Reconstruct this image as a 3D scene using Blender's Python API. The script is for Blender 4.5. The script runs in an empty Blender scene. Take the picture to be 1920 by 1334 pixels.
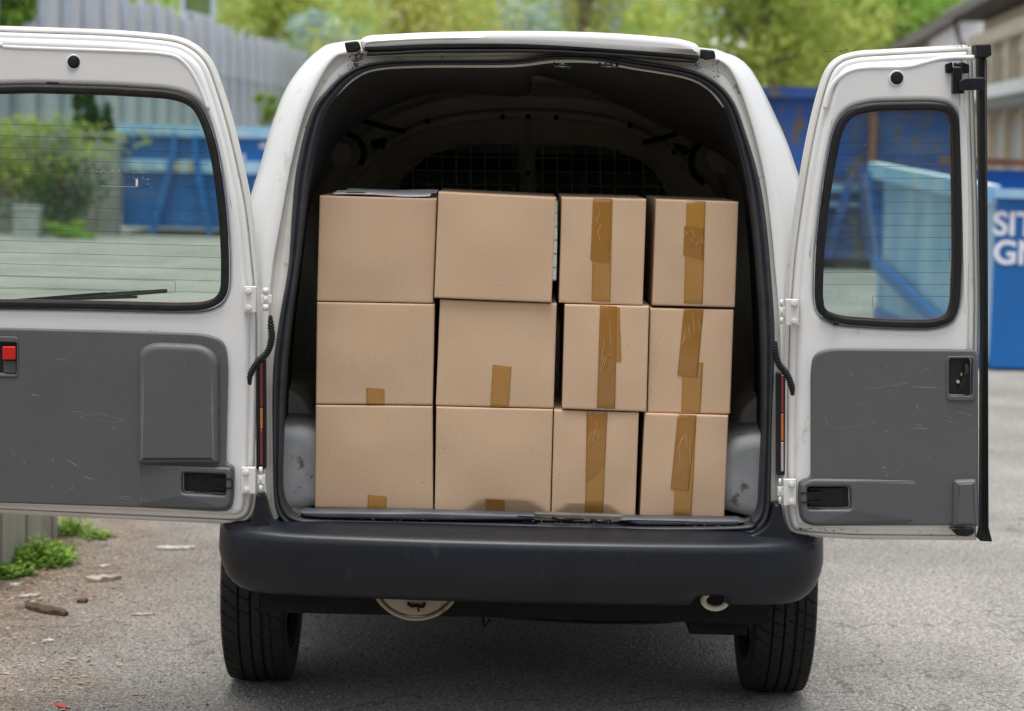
import bpy, bmesh, math, random
from mathutils import Vector, Matrix, noise
R = math.radians
random.seed(7)
S = bpy.context.scene
COL = S.collection
# ------------------------------------------------------------------ camera
F = 4000.0; CU, CV = 960.0, 667.0
HEYE = 1.44; TH = math.atan((667-270)/F); RO = R(1.3)
CAM = Vector((0, -5.0, HEYE))
RM = (Matrix.Rotation(math.pi/2-TH, 4, 'X') @ Matrix.Rotation(RO, 4, 'Z')).to_3x3()
cd = bpy.data.cameras.new('camera'); cam = bpy.data.objects.new('camera', cd); COL.objects.link(cam)
cam.matrix_world = Matrix.Translation(CAM) @ RM.to_4x4()
cd.sensor_width = 36; cd.lens = F/1920*36; cd.clip_end = 2000; cd.clip_start = .05
cd.dof.use_dof = True; cd.dof.focus_distance = 5.0; cd.dof.aperture_fstop = 3.7
S.camera = cam
def ray(u, v): return RM @ Vector(((u-CU)/F, -(v-CV)/F, -1))
def P(u, v, Y=0.0, b=0.0):                      # pixel -> point on plane y = Y + b*x
    d = ray(u, v); t = (Y + b*CAM.x - CAM.y)/(d.y - b*d.x); return CAM + d*t
def PB(u, v, Y):                                # same, with the rear of the body leaning forward above the waist
    y = Y
    for _ in range(4):
        p = P(u, v, y); y = Y + .07*max(0, p.z-1.0)
    return p
def G(u, v, z=0.0):
    d = ray(u, v); return CAM + d*((z-CAM.z)/d.z)
def at(px, py, D): return P(px, py, D-5)      # point of the yard D metres ahead of the camera
# ------------------------------------------------------------------ materials
def nt(name):
    m = bpy.data.materials.new(name); m.use_nodes = True
    n = m.node_tree.nodes; l = m.node_tree.links
    b = n['Principled BSDF']; return m, n, l, b
def c4(c): return (c[0], c[1], c[2], 1)
def mat(name, c, rough=.5, metal=0, var=.12, scale=8, bump=0, bscale=60, spots=None, spot_t=.62, spot_s=14, coat=0, stretch=(1,1,1), c2=None, spec=None, rvar=0, gen=False):
    m, n, l, b = nt(name)
    tc = n.new('ShaderNodeTexCoord'); mp = n.new('ShaderNodeMapping'); l.new(tc.outputs['Object'], mp.inputs[0])
    mp.inputs['Scale'].default_value = stretch
    nz = n.new('ShaderNodeTexNoise'); nz.inputs['Scale'].default_value = scale; nz.inputs['Detail'].default_value = 6
    l.new(mp.outputs[0], nz.inputs[0])
    mx = n.new('ShaderNodeMix'); mx.data_type = 'RGBA'
    cc = c2 or tuple(max(0, x*(1-var)) for x in c)
    mx.inputs[6].default_value = c4(c if c2 else tuple(x*(1+var*.6) for x in c)); mx.inputs[7].default_value = c4(cc)
    rp = n.new('ShaderNodeMapRange'); rp.inputs[1].default_value = .32; rp.inputs[2].default_value = .68
    l.new(nz.outputs[0], rp.inputs[0]); l.new(rp.outputs[0], mx.inputs[0])
    out = mx.outputs[2]
    if spots:
        n2 = n.new('ShaderNodeTexNoise'); n2.inputs['Scale'].default_value = spot_s; n2.inputs['Detail'].default_value = 8; n2.inputs['Roughness'].default_value = .7
        l.new(mp.outputs[0], n2.inputs[0])
        r2 = n.new('ShaderNodeMapRange'); r2.inputs[1].default_value = spot_t; r2.inputs[2].default_value = spot_t+.07
        l.new(n2.outputs[0], r2.inputs[0])
        m2 = n.new('ShaderNodeMix'); m2.data_type = 'RGBA'; m2.inputs[7].default_value = c4(spots)
        l.new(r2.outputs[0], m2.inputs[0]); l.new(out, m2.inputs[6]); out = m2.outputs[2]
    l.new(out, b.inputs['Base Color'])
    b.inputs['Roughness'].default_value = rough; b.inputs['Metallic'].default_value = metal
    if rvar:
        r3 = n.new('ShaderNodeMapRange'); r3.inputs[3].default_value = rough-rvar; r3.inputs[4].default_value = rough+rvar
        l.new(nz.outputs[0], r3.inputs[0]); l.new(r3.outputs[0], b.inputs['Roughness'])
    if coat: b.inputs['Coat Weight'].default_value = coat; b.inputs['Coat Roughness'].default_value = .15
    if spec is not None: b.inputs['Specular IOR Level'].default_value = spec
    if bump:
        n3 = n.new('ShaderNodeTexNoise'); n3.inputs['Scale'].default_value = bscale; n3.inputs['Detail'].default_value = 4
        l.new(mp.outputs[0], n3.inputs[0])
        bp = n.new('ShaderNodeBump'); bp.inputs['Strength'].default_value = bump; bp.inputs['Distance'].default_value = .004
        l.new(n3.outputs[0], bp.inputs['Height']); l.new(bp.outputs[0], b.inputs['Normal'])
    return m
M = {}
M['white'] = mat('white_paint', (.73,.732,.715), .26, var=.04, scale=3, coat=.5, spots=(.58,.56,.50), spot_t=.62, spot_s=14, stretch=(1,1,.5), bump=.03, bscale=7)
M['cream'] = mat('dirty_cream_paint', (.62,.61,.56), .45, var=.12, scale=9, spots=(.20,.18,.13), spot_t=.60, spot_s=30)
M['flange'] = mat('dirty_door_edge_paint', (.66,.65,.61), .38, var=.12, scale=7, spots=(.30,.27,.21), spot_t=.62, spot_s=26, stretch=(1,1,.4))
M['rubber'] = mat('black_rubber', (.010,.010,.011), .6, spec=.3, var=.4, scale=30, bump=.2, bscale=120)
M['strip'] = mat('dusty_sill_strip', (.075,.08,.095), .5, var=.25, scale=14, spots=(.2,.16,.12), spot_t=.64, spot_s=50)
M['rubber_dusty'] = mat('dusty_rubber', (.028,.031,.038), .5, var=.3, scale=20, spots=(.16,.15,.12), spot_t=.68, spot_s=50, bump=.2, bscale=90)
M['bumper'] = mat('bumper_plastic', (.0055,.008,.0135), .38, spec=.4, var=.3, scale=6, spots=(.018,.020,.023), spot_t=.60, spot_s=30, stretch=(1,1,.3), bump=.12, bscale=500, rvar=.06)
M['trim'] = None
M['trim_dark'] = mat('dark_recess_plastic', (.012,.012,.013), .5, var=.4, scale=20)
M['metal_black'] = mat('black_metal', (.012,.012,.013), .32, metal=.3, var=.5, scale=40)
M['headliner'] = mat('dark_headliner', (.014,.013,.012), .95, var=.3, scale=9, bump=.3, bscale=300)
M['cargo'] = mat('dim_beige_lining', (.72,.69,.6), .8, var=.2, scale=5)
M['bulk'] = mat('bulkhead_paint', (.70,.68,.58), .6, var=.2, scale=6, spots=(.16,.16,.14), spot_t=.72)
M['arch'] = mat('wheel_arch_paint', (.42,.44,.45), .55, var=.3, scale=9, spots=(.14,.13,.11), spot_t=.59, spot_s=16, bump=.4, bscale=9)
M['card'] = None
M['tyre'] = mat('tyre_rubber', (.012,.0115,.011), .75, var=.35, scale=12, bump=.3, bscale=150)
M['rim'] = mat('steel_rim', (.25,.25,.25), .45, metal=.5, var=.2)
M['under'] = mat('underbody_black', (.004,.004,.004), .9, var=.5, scale=10, bump=.5, bscale=30)
M['silencer'] = mat('cream_rusty_steel', (.42,.37,.27), .6, var=.2, scale=9, spots=(.12,.045,.02), spot_t=.58, spot_s=10)
M['eye'] = mat('cream_tow_eye', (.62,.6,.5), .5, var=.1)
M['red_lens'] = mat('red_lens', (.20,.008,.012), .3, var=.05, coat=1)
M['orange_lens'] = mat('orange_lens', (.55,.13,.01), .3, var=.05, coat=1)
M['clear_lens'] = mat('clear_lens', (.5,.42,.42), .15, var=.1, coat=1)
M['red_handle'] = mat('red_plastic', (.55,.015,.012), .3, var=.05)
M['grey_steel'] = mat('painted_steel', (.66,.655,.62), .38, var=.08, spots=(.35,.3,.22), spot_t=.68, spot_s=40)
M['bolt'] = mat('bolt_paint', (.55,.54,.5), .35, var=.1, metal=.2)
M['sealant'] = mat('red_brown_edge', (.10,.028,.014), .6, var=.5, scale=25)
M['wire'] = mat('thin_dark_wire', (.03,.02,.02), .6, var=.1)
M['residue'] = mat('white_residue', (.75,.75,.7), .7, var=.05)
M['seat'] = mat('seat_fabric', (.04,.045,.05), .9, var=.2)
M['floor_m'] = mat('ribbed_floor', (.13,.115,.095), .7, var=.35, scale=14, spots=(.26,.2,.13), spot_t=.62, spot_s=40)
M['paper'] = mat('printed_paper', (.78,.77,.80), .6, var=.03)
M['green_ink'] = mat('green_ink', (.18,.35,.06), .6); M['pink_ink'] = mat('pink_ink', (.6,.2,.3), .6)
M['blue'] = mat('blue_container_paint', (.006,.125,.40), .42, var=.15, scale=1.2, spots=(.02,.19,.52), spot_t=.62, spot_s=2, bump=.15, bscale=3)
M['blue_light'] = mat('faded_blue_paint', (.12,.42,.74), .55, var=.35, scale=2.5, c2=(.42,.55,.62))
M['blue_pale'] = mat('chalky_blue_paint', (.42,.58,.68), .55, var=.2, scale=3, c2=(.16,.36,.55), stretch=(3,1,.4))
M['blue_dark'] = mat('deep_blue_paint', (.008,.045,.21), .6, var=.3, scale=2)
M['blue_rust'] = mat('rusty_blue_paint', (.014,.09,.33), .6, scale=1.6, c2=(.012,.05,.20), spots=(.11,.085,.05), spot_t=.52, spot_s=4.5, stretch=(1.3,1,.7))
M['rust'] = mat('rust', (.24,.10,.05), .8, var=.4, scale=4)
M['yellow'] = mat('yellow_hook_paint', (.55,.36,.07), .6)
M['letter'] = mat('white_lettering', (.72,.75,.8), .5, var=.05)
M['concrete'] = mat('concrete', (.34,.34,.32), .9, scale=2.2, c2=(.20,.195,.17), spots=(.12,.13,.07), spot_t=.6, spot_s=3, stretch=(1,1,.3), bump=.3, bscale=40)
M['concrete_near'] = mat('streaked_concrete', (.50,.48,.43), .9, scale=7, c2=(.30,.28,.24), spots=(.16,.13,.09), spot_t=.6, spot_s=9, stretch=(1,1,.15), bump=.4, bscale=60)
M['concrete_pale'] = mat('pale_concrete', (.36,.365,.35), .9, var=.25, scale=3)
M['fence'] = mat('weathered_sheet_metal', (.48,.49,.51), .6, scale=1.1, c2=(.60,.62,.65), spots=(.20,.12,.08), spot_t=.68, spot_s=1.5, stretch=(1,1,.15))
M['fence_post'] = mat('fence_post_paint', (.50,.56,.64), .5, var=.1)
M['beige'] = mat('beige_render', (.66,.59,.46), .9, var=.08, scale=2)
M['beige_dark'] = mat('brown_infill', (.32,.27,.185), .8, var=.15, scale=2)
M['roofdark'] = mat('dark_roof_boards', (.055,.045,.04), .85, var=.25, scale=3)
M['whitewall'] = mat('white_render', (.80,.79,.80), .85, var=.06, scale=2)
M['gutter'] = mat('grey_zinc', (.25,.25,.26), .5, var=.2)
M['duct'] = mat('pale_steel_beam', (.74,.78,.76), .5, var=.12)
M['panelgrey'] = mat('pale_grey_door', (.40,.43,.47), .5, var=.1)
M['bark'] = mat('bark', (.17,.14,.09), .95, var=.3, scale=8, bump=.5, bscale=20)
M['woodchip'] = mat('weathered_wood', (.42,.38,.32), .85, scale=12, c2=(.2,.12,.07))
M['brick_bit'] = mat('brown_bark_chip', (.075,.045,.028), .9, var=.4, scale=30)
M['stone'] = mat('pale_stone', (.5,.48,.45), .85, var=.2, scale=20)
M['redleaf'] = mat('red_leaf', (.45,.04,.03), .5)
M['straw'] = mat('straw', (.30,.22,.12), .8)
M['moss'] = mat('dark_moss', (.045,.035,.015), .95, var=.5, scale=60)
M['hubpaint'] = M['rim']
def leafmat(name, c1, c2, trans=.45):
    m = bpy.data.materials.new(name); m.use_nodes = True; n = m.node_tree.nodes; l = m.node_tree.links
    n.remove(n['Principled BSDF']); o = n['Material Output']
    tc = n.new('ShaderNodeTexCoord'); nz = n.new('ShaderNodeTexNoise'); nz.inputs['Scale'].default_value = .8; nz.inputs['Detail'].default_value = 5
    l.new(tc.outputs['Object'], nz.inputs[0]); rp = n.new('ShaderNodeMapRange'); rp.inputs[1].default_value = .38; rp.inputs[2].default_value = .62
    l.new(nz.outputs[0], rp.inputs[0])
    mx = n.new('ShaderNodeMix'); mx.data_type = 'RGBA'; mx.inputs[6].default_value = c4(c1); mx.inputs[7].default_value = c4(c2); l.new(rp.outputs[0], mx.inputs[0])
    d = n.new('ShaderNodeBsdfDiffuse'); t = n.new('ShaderNodeBsdfTranslucent'); s = n.new('ShaderNodeMixShader'); s.inputs[0].default_value = trans
    l.new(mx.outputs[2], d.inputs[0]); l.new(mx.outputs[2], t.inputs[0]); l.new(d.outputs[0], s.inputs[1]); l.new(t.outputs[0], s.inputs[2]); l.new(s.outputs[0], o.inputs[0])
    return m
M['spring'] = leafmat('spring_leaves', (.52,.56,.16), (.38,.48,.11), .6)
M['spring2'] = leafmat('yellow_green_leaves', (.64,.62,.22), (.50,.54,.16), .6)
M['green'] = leafmat('fresh_green_leaves', (.36,.52,.12), (.22,.40,.08), .5)
M['ivy'] = leafmat('ivy_leaves', (.07,.16,.035), (.03,.08,.025), .2)
M['rustleaf'] = leafmat('rust_leaves', (.55,.28,.14), (.42,.30,.14), .3)
M['blossom'] = leafmat('white_blossom', (.62,.62,.5), (.4,.5,.25))
# cardboard
def card_mat():
    m, n, l, b = nt('cardboard'); tc = n.new('ShaderNodeTexCoord'); g = n.new('ShaderNodeNewGeometry')
    nz = n.new('ShaderNodeTexNoise'); nz.inputs['Scale'].default_value = 7; nz.inputs['Detail'].default_value = 9; nz.inputs['Roughness'].default_value = .7; l.new(g.outputs['Position'], nz.inputs[0])
    n2 = n.new('ShaderNodeTexNoise'); n2.inputs['Scale'].default_value = 420; n2.inputs['Detail'].default_value = 3
    mp = n.new('ShaderNodeMapping'); mp.inputs['Scale'].default_value = (1,1,.25); l.new(g.outputs['Position'], mp.inputs[0]); l.new(mp.outputs[0], n2.inputs[0])
    w = n.new('ShaderNodeTexWave'); w.bands_direction = 'X'; w.inputs['Scale'].default_value = 44; w.inputs['Distortion'].default_value = .6; w.inputs['Detail'].default_value = 1; l.new(g.outputs['Position'], w.inputs[0])
    mx = n.new('ShaderNodeMix'); mx.data_type = 'RGBA'; mx.inputs[6].default_value = (.565,.40,.262,1); mx.inputs[7].default_value = (.505,.352,.225,1); l.new(nz.outputs[0], mx.inputs[0])
    hv = n.new('ShaderNodeHueSaturation'); l.new(mx.outputs[2], hv.inputs['Color'])
    oi = n.new('ShaderNodeObjectInfo')
    a1 = n.new('ShaderNodeMath'); a1.operation = 'MULTIPLY_ADD'; l.new(n2.outputs[0], a1.inputs[0]); a1.inputs[1].default_value = .20; a1.inputs[2].default_value = .85
    a2 = n.new('ShaderNodeMath'); a2.operation = 'MULTIPLY_ADD'; l.new(oi.outputs['Random'], a2.inputs[0]); a2.inputs[1].default_value = .12; l.new(a1.outputs[0], a2.inputs[2])
    a3 = n.new('ShaderNodeMath'); a3.operation = 'MULTIPLY_ADD'; l.new(w.outputs[1], a3.inputs[0]); a3.inputs[1].default_value = .010; l.new(a2.outputs[0], a3.inputs[2])
    l.new(a3.outputs[0], hv.inputs['Value']); 
    sp = n.new('ShaderNodeTexVoronoi'); sp.inputs['Scale'].default_value = 26; l.new(g.outputs['Position'], sp.inputs[0])
    lt = n.new('ShaderNodeMath'); lt.operation = 'LESS_THAN'; lt.inputs[1].default_value = .035; l.new(sp.outputs['Distance'], lt.inputs[0])
    m3 = n.new('ShaderNodeMix'); m3.data_type = 'RGBA'; m3.inputs[7].default_value = (.22,.13,.08,1); l.new(lt.outputs[0], m3.inputs[0]); l.new(hv.outputs[0], m3.inputs[6])
    l.new(m3.outputs[2], b.inputs['Base Color'])
    b.inputs['Roughness'].default_value = .75; b.inputs['Specular IOR Level'].default_value = .25
    bp = n.new('ShaderNodeBump'); bp.inputs['Strength'].default_value = .05; bp.inputs['Distance'].default_value = .001
    ad = n.new('ShaderNodeMath'); ad.operation = 'ADD'; l.new(w.outputs[1], ad.inputs[0]); l.new(n2.outputs[0], ad.inputs[1]); l.new(ad.outputs[0], bp.inputs['Height']); l.new(bp.outputs[0], b.inputs['Normal'])
    return m
M['card'] = card_mat()
def tape_mat(name, c, wr):
    m, n, l, b = nt(name); g = n.new('ShaderNodeNewGeometry')
    mp = n.new('ShaderNodeMapping'); mp.inputs['Scale'].default_value = (1,1,.12); mp.inputs['Rotation'].default_value = (0,.2,0); l.new(g.outputs['Position'], mp.inputs[0])
    nz = n.new('ShaderNodeTexNoise'); nz.inputs['Scale'].default_value = 60; nz.inputs['Detail'].default_value = 3; nz.inputs['Distortion'].default_value = 1.4; l.new(mp.outputs[0], nz.inputs[0])
    ab = n.new('ShaderNodeMath'); ab.operation = 'SUBTRACT'; ab.inputs[1].default_value = .5; l.new(nz.outputs[0], ab.inputs[0])
    a2 = n.new('ShaderNodeMath'); a2.operation = 'ABSOLUTE'; l.new(ab.outputs[0], a2.inputs[0])
    r = n.new('ShaderNodeMapRange'); r.inputs[1].default_value = 0; r.inputs[2].default_value = .035; r.inputs[3].default_value = 1; r.inputs[4].default_value = 0; l.new(a2.outputs[0], r.inputs[0])
    n4 = n.new('ShaderNodeTexNoise'); n4.inputs['Scale'].default_value = 9; l.new(g.outputs['Position'], n4.inputs[0])
    gt = n.new('ShaderNodeMapRange'); gt.inputs[1].default_value = .5; gt.inputs[2].default_value = .6; l.new(n4.outputs[0], gt.inputs[0])
    mu = n.new('ShaderNodeMath'); mu.operation = 'MULTIPLY'; l.new(r.outputs[0], mu.inputs[0]); l.new(gt.outputs[0], mu.inputs[1])
    bp = n.new('ShaderNodeBump'); bp.inputs['Strength'].default_value = wr; bp.inputs['Distance'].default_value = .0015; l.new(mu.outputs[0], bp.inputs['Height']); l.new(bp.outputs[0], b.inputs['Normal'])
    mx = n.new('ShaderNodeMix'); mx.data_type = 'RGBA'; mx.inputs[6].default_value = c4(c); mx.inputs[7].default_value = c4([x*.82 for x in c]); l.new(n4.outputs[0], mx.inputs[0]); l.new(mx.outputs[2], b.inputs['Base Color'])
    b.inputs['Roughness'].default_value = .14; b.inputs['Specular IOR Level'].default_value = .7
    return m
M['tape'] = tape_mat('brown_tape', (.42,.21,.045), .25); M['tape2'] = tape_mat('brown_tape_doubled', (.34,.16,.035), .6)
def trim_mat():
    m, n, l, b = nt('grey_trim_plastic'); g = n.new('ShaderNodeNewGeometry')
    def scratch(rot, sc, th, seed):
        mp = n.new('ShaderNodeMapping'); mp.inputs['Rotation'].default_value = (0, rot, 0); mp.inputs['Scale'].default_value = (.05,1,.8); mp.inputs['Location'].default_value = (seed,seed,seed); l.new(g.outputs['Position'], mp.inputs[0])
        nz = n.new('ShaderNodeTexNoise'); nz.inputs['Scale'].default_value = sc; nz.inputs['Detail'].default_value = 1; l.new(mp.outputs[0], nz.inputs[0])
        s = n.new('ShaderNodeMath'); s.operation = 'SUBTRACT'; s.inputs[1].default_value = .5; l.new(nz.outputs[0], s.inputs[0])
        a = n.new('ShaderNodeMath'); a.operation = 'ABSOLUTE'; l.new(s.outputs[0], a.inputs[0])
        lt = n.new('ShaderNodeMapRange'); lt.inputs[1].default_value = 0; lt.inputs[2].default_value = .006; lt.inputs[3].default_value = 1; lt.inputs[4].default_value = 0; l.new(a.outputs[0], lt.inputs[0])
        k = n.new('ShaderNodeTexNoise'); k.inputs['Scale'].default_value = 16; k.inputs['Detail'].default_value = 3; l.new(mp.outputs[0], k.inputs[0])
        mp2 = n.new('ShaderNodeMapRange'); mp2.inputs[1].default_value = th; mp2.inputs[2].default_value = th+.1; l.new(k.outputs[0], mp2.inputs[0])
        mu = n.new('ShaderNodeMath'); mu.operation = 'MULTIPLY'; l.new(lt.outputs[0], mu.inputs[0]); l.new(mp2.outputs[0], mu.inputs[1]); return mu.outputs[0]
    a = scratch(.2, 30, .58, 0); c = scratch(-.9, 26, .62, 5); d = scratch(.5, 80, .60, 9)
    m1 = n.new('ShaderNodeMath'); m1.operation = 'MAXIMUM'; l.new(a, m1.inputs[0]); l.new(c, m1.inputs[1])
    m2 = n.new('ShaderNodeMath'); m2.operation = 'MAXIMUM'; l.new(m1.outputs[0], m2.inputs[0]); l.new(d, m2.inputs[1])
    nz = n.new('ShaderNodeTexNoise'); nz.inputs['Scale'].default_value = 5; nz.inputs['Detail'].default_value = 8; nz.inputs['Roughness'].default_value = .7; l.new(g.outputs['Position'], nz.inputs[0])
    mx = n.new('ShaderNodeMix'); mx.data_type = 'RGBA'; mx.inputs[6].default_value = (.070,.074,.077,1); mx.inputs[7].default_value = (.104,.107,.109,1); l.new(nz.outputs[0], mx.inputs[0])
    f = n.new('ShaderNodeMath'); f.operation = 'MULTIPLY'; f.inputs[1].default_value = .45; l.new(m2.outputs[0], f.inputs[0])
    m3 = n.new('ShaderNodeMix'); m3.data_type = 'RGBA'; m3.inputs[7].default_value = (.33,.32,.31,1); l.new(f.outputs[0], m3.inputs[0]); l.new(mx.outputs[2], m3.inputs[6])
    l.new(m3.outputs[2], b.inputs['Base Color']); b.inputs['Roughness'].default_value = .5
    gr = n.new('ShaderNodeTexNoise'); gr.inputs['Scale'].default_value = 600; l.new(g.outputs['Position'], gr.inputs[0])
    bp = n.new('ShaderNodeBump'); bp.inputs['Strength'].default_value = .25; bp.inputs['Distance'].default_value = .001; l.new(gr.outputs[0], bp.inputs['Height']); l.new(bp.outputs[0], b.inputs['Normal'])
    return m
M['trim'] = trim_mat()
def glass_mat(name, tint, gloss=.06, dirt=.05, dirtc=(.6,.65,.62)):
    m = bpy.data.materials.new(name); m.use_nodes = True; n = m.node_tree.nodes; l = m.node_tree.links
    n.remove(n['Principled BSDF']); o = n['Material Output']
    t = n.new('ShaderNodeBsdfTransparent'); t.inputs[0].default_value = c4(tint)
    gl = n.new('ShaderNodeBsdfGlossy'); gl.inputs['Roughness'].default_value = .03
    di = n.new('ShaderNodeBsdfDiffuse'); di.inputs[0].default_value = c4(dirtc)
    s1 = n.new('ShaderNodeMixShader'); s1.inputs[0].default_value = gloss; l.new(t.outputs[0], s1.inputs[1]); l.new(gl.outputs[0], s1.inputs[2])
    g = n.new('ShaderNodeNewGeometry'); mp = n.new('ShaderNodeMapping'); mp.inputs['Scale'].default_value = (.5,1,1.6); l.new(g.outputs['Position'], mp.inputs[0])
    nz = n.new('ShaderNodeTexNoise'); nz.inputs['Scale'].default_value = 9; nz.inputs['Detail'].default_value = 10; nz.inputs['Roughness'].default_value = .75; l.new(mp.outputs[0], nz.inputs[0])
    r = n.new('ShaderNodeMapRange'); r.inputs[1].default_value = .4; r.inputs[2].default_value = .75; r.inputs[3].default_value = dirt*.4; r.inputs[4].default_value = dirt*2.4; l.new(nz.outputs[0], r.inputs[0])
    vo = n.new('ShaderNodeTexVoronoi'); vo.inputs['Scale'].default_value = 45; l.new(g.outputs['Position'], vo.inputs[0])
    lt = n.new('ShaderNodeMapRange'); lt.inputs[1].default_value = .04; lt.inputs[2].default_value = .09; lt.inputs[3].default_value = .3; lt.inputs[4].default_value = 0; l.new(vo.outputs['Distance'], lt.inputs[0])
    ad = n.new('ShaderNodeMath'); ad.operation = 'ADD'; ad.use_clamp = True; l.new(r.outputs[0], ad.inputs[0]); l.new(lt.outputs[0], ad.inputs[1])
    s2 = n.new('ShaderNodeMixShader'); l.new(ad.outputs[0], s2.inputs[0]); l.new(s1.outputs[0], s2.inputs[1]); l.new(di.outputs[0], s2.inputs[2]); l.new(s2.outputs[0], o.inputs[0])
    return m
M['glass'] = glass_mat('door_glass', (.84,.93,.88), .02, .022)
M['glass_r'] = glass_mat('dusty_door_glass', (.76,.86,.84), .025, .045)
M['screen'] = glass_mat('windscreen_glass', (.85,.9,.87), .03, .02)
M['screen_top'] = glass_mat('tinted_glass', (.055,.055,.06), .06, .05, (.3,.33,.33))
# ground
def ground_mat():
    m, n, l, b = nt('asphalt'); g = n.new('ShaderNodeNewGeometry')
    def N(sc, det=6, ro=.6):
        z = n.new('ShaderNodeTexNoise'); z.inputs['Scale'].default_value = sc; z.inputs['Detail'].default_value = det; z.inputs['Roughness'].default_value = ro; l.new(g.outputs['Position'], z.inputs[0]); return z.outputs[0]
    def MR(i, a, c, d=0, e=1):
        r = n.new('ShaderNodeMapRange'); r.inputs[1].default_value = a; r.inputs[2].default_value = c; r.inputs[3].default_value = d; r.inputs[4].default_value = e; l.new(i, r.inputs[0]); return r.outputs[0]
    def MX(f, a, c):
        x = n.new('ShaderNodeMix'); x.data_type = 'RGBA'
        l.new(f, x.inputs[0])
        for k, v in ((6, a), (7, c)):
            if isinstance(v, tuple): x.inputs[k].default_value = c4(v)
            else: l.new(v, x.inputs[k])
        return x.outputs[2]
    base = MX(MR(N(.9, 9, .62), .40, .60), (.315,.295,.268), (.225,.212,.19))
    sx = n.new('ShaderNodeSeparateXYZ'); l.new(g.outputs['Position'], sx.inputs[0])
    # brown earthy dirt towards the wall on the left
    w = n.new('ShaderNodeMath'); w.operation = 'MULTIPLY_ADD'; l.new(N(2.2, 8, .65), w.inputs[0]); w.inputs[1].default_value = 2.2; w.inputs[2].default_value = -1.1
    ad = n.new('ShaderNodeMath'); ad.operation = 'ADD'; l.new(sx.outputs[0], ad.inputs[0]); l.new(w.outputs[0], ad.inputs[1])
    ff = MR(sx.outputs[1], 4, 9, 0, 1)
    dm = MR(ad.outputs[0], -.95, -1.7, 0, 1)
    d2 = n.new('ShaderNodeMath'); d2.operation = 'SUBTRACT'; d2.use_clamp = True; l.new(dm, d2.inputs[0]); l.new(ff, d2.inputs[1])
    dirt = MX(MR(N(14), .35, .65), (.22,.16,.11), (.12,.085,.06))
    lt = MR(sx.outputs[0], .8, -1.2, 0, 1)
    l2 = n.new('ShaderNodeMath'); l2.operation = 'SUBTRACT'; l2.use_clamp = True; l.new(lt, l2.inputs[0]); l.new(ff, l2.inputs[1])
    c = MX(l2.outputs[0], base, MX(MR(N(1.7), .35, .65), (.26,.24,.212), (.175,.16,.138)))
    c = MX(d2.outputs[0], c, dirt)
    # aggregate
    v = n.new('ShaderNodeTexVoronoi'); v.inputs['Scale'].default_value = 190; l.new(g.outputs['Position'], v.inputs[0])
    bw = n.new('ShaderNodeRGBToBW'); l.new(v.outputs['Color'], bw.inputs[0])
    hv = n.new('ShaderNodeHueSaturation'); l.new(c, hv.inputs['Color']); l.new(MR(bw.outputs[0], .1, .9, .5, 1.65), hv.inputs['Value'])
    h2 = n.new('ShaderNodeHueSaturation'); l.new(hv.outputs[0], h2.inputs['Color']); l.new(MR(N(75, 5, .8), .36, .64, .55, 1.5), h2.inputs['Value'])
    cr = n.new('ShaderNodeTexVoronoi'); cr.feature = 'DISTANCE_TO_EDGE'; cr.inputs['Scale'].default_value = .7
    wn_ = n.new('ShaderNodeVectorMath'); wn_.operation = 'ADD'; nz_ = n.new('ShaderNodeTexNoise'); nz_.inputs['Scale'].default_value = 3; nz_.inputs['Detail'].default_value = 8; l.new(g.outputs['Position'], nz_.inputs[0]); l.new(g.outputs['Position'], wn_.inputs[0]); l.new(nz_.outputs['Color'], wn_.inputs[1]); l.new(wn_.outputs[0], cr.inputs[0])
    h3 = n.new('ShaderNodeHueSaturation'); l.new(h2.outputs[0], h3.inputs['Color']); l.new(MR(cr.outputs['Distance'], 0, .010, .55, 1), h3.inputs['Value']); h2 = h3
    # isolated dark stains
    st = MR(N(1.1, 9, .6), .66, .72, 0, .8)
    out = MX(st, h2.outputs[0], (.06,.06,.058))
    l.new(out, b.inputs['Base Color']); b.inputs['Roughness'].default_value = .85
    bp = n.new('ShaderNodeBump'); bp.inputs['Strength'].default_value = .8; bp.inputs['Distance'].default_value = .008
    s = n.new('ShaderNodeMath'); s.operation = 'ADD'; l.new(v.outputs['Distance'], s.inputs[0]); l.new(N(45), s.inputs[1]); l.new(s.outputs[0], bp.inputs['Height']); l.new(bp.outputs[0], b.inputs['Normal'])
    return m
M['asphalt'] = ground_mat()
M['haze'] = leafmat('painted_haze_leaves', (.42,.55,.52), (.52,.62,.50))
M['added_hall'] = mat('added_hall_brown', (.13,.085,.06), .85, var=.3, scale=2)
M['scuff'] = mat('pale_scuff', (.22,.22,.215), .7, var=.3, scale=60)
M['sealant_grey'] = mat('grimy_sealant', (.33,.31,.27), .6, scale=30, c2=(.16,.145,.12))
M['hill'] = mat('grassy_slope', (.17,.25,.06), .95, scale=.4, c2=(.12,.18,.07))
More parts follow.
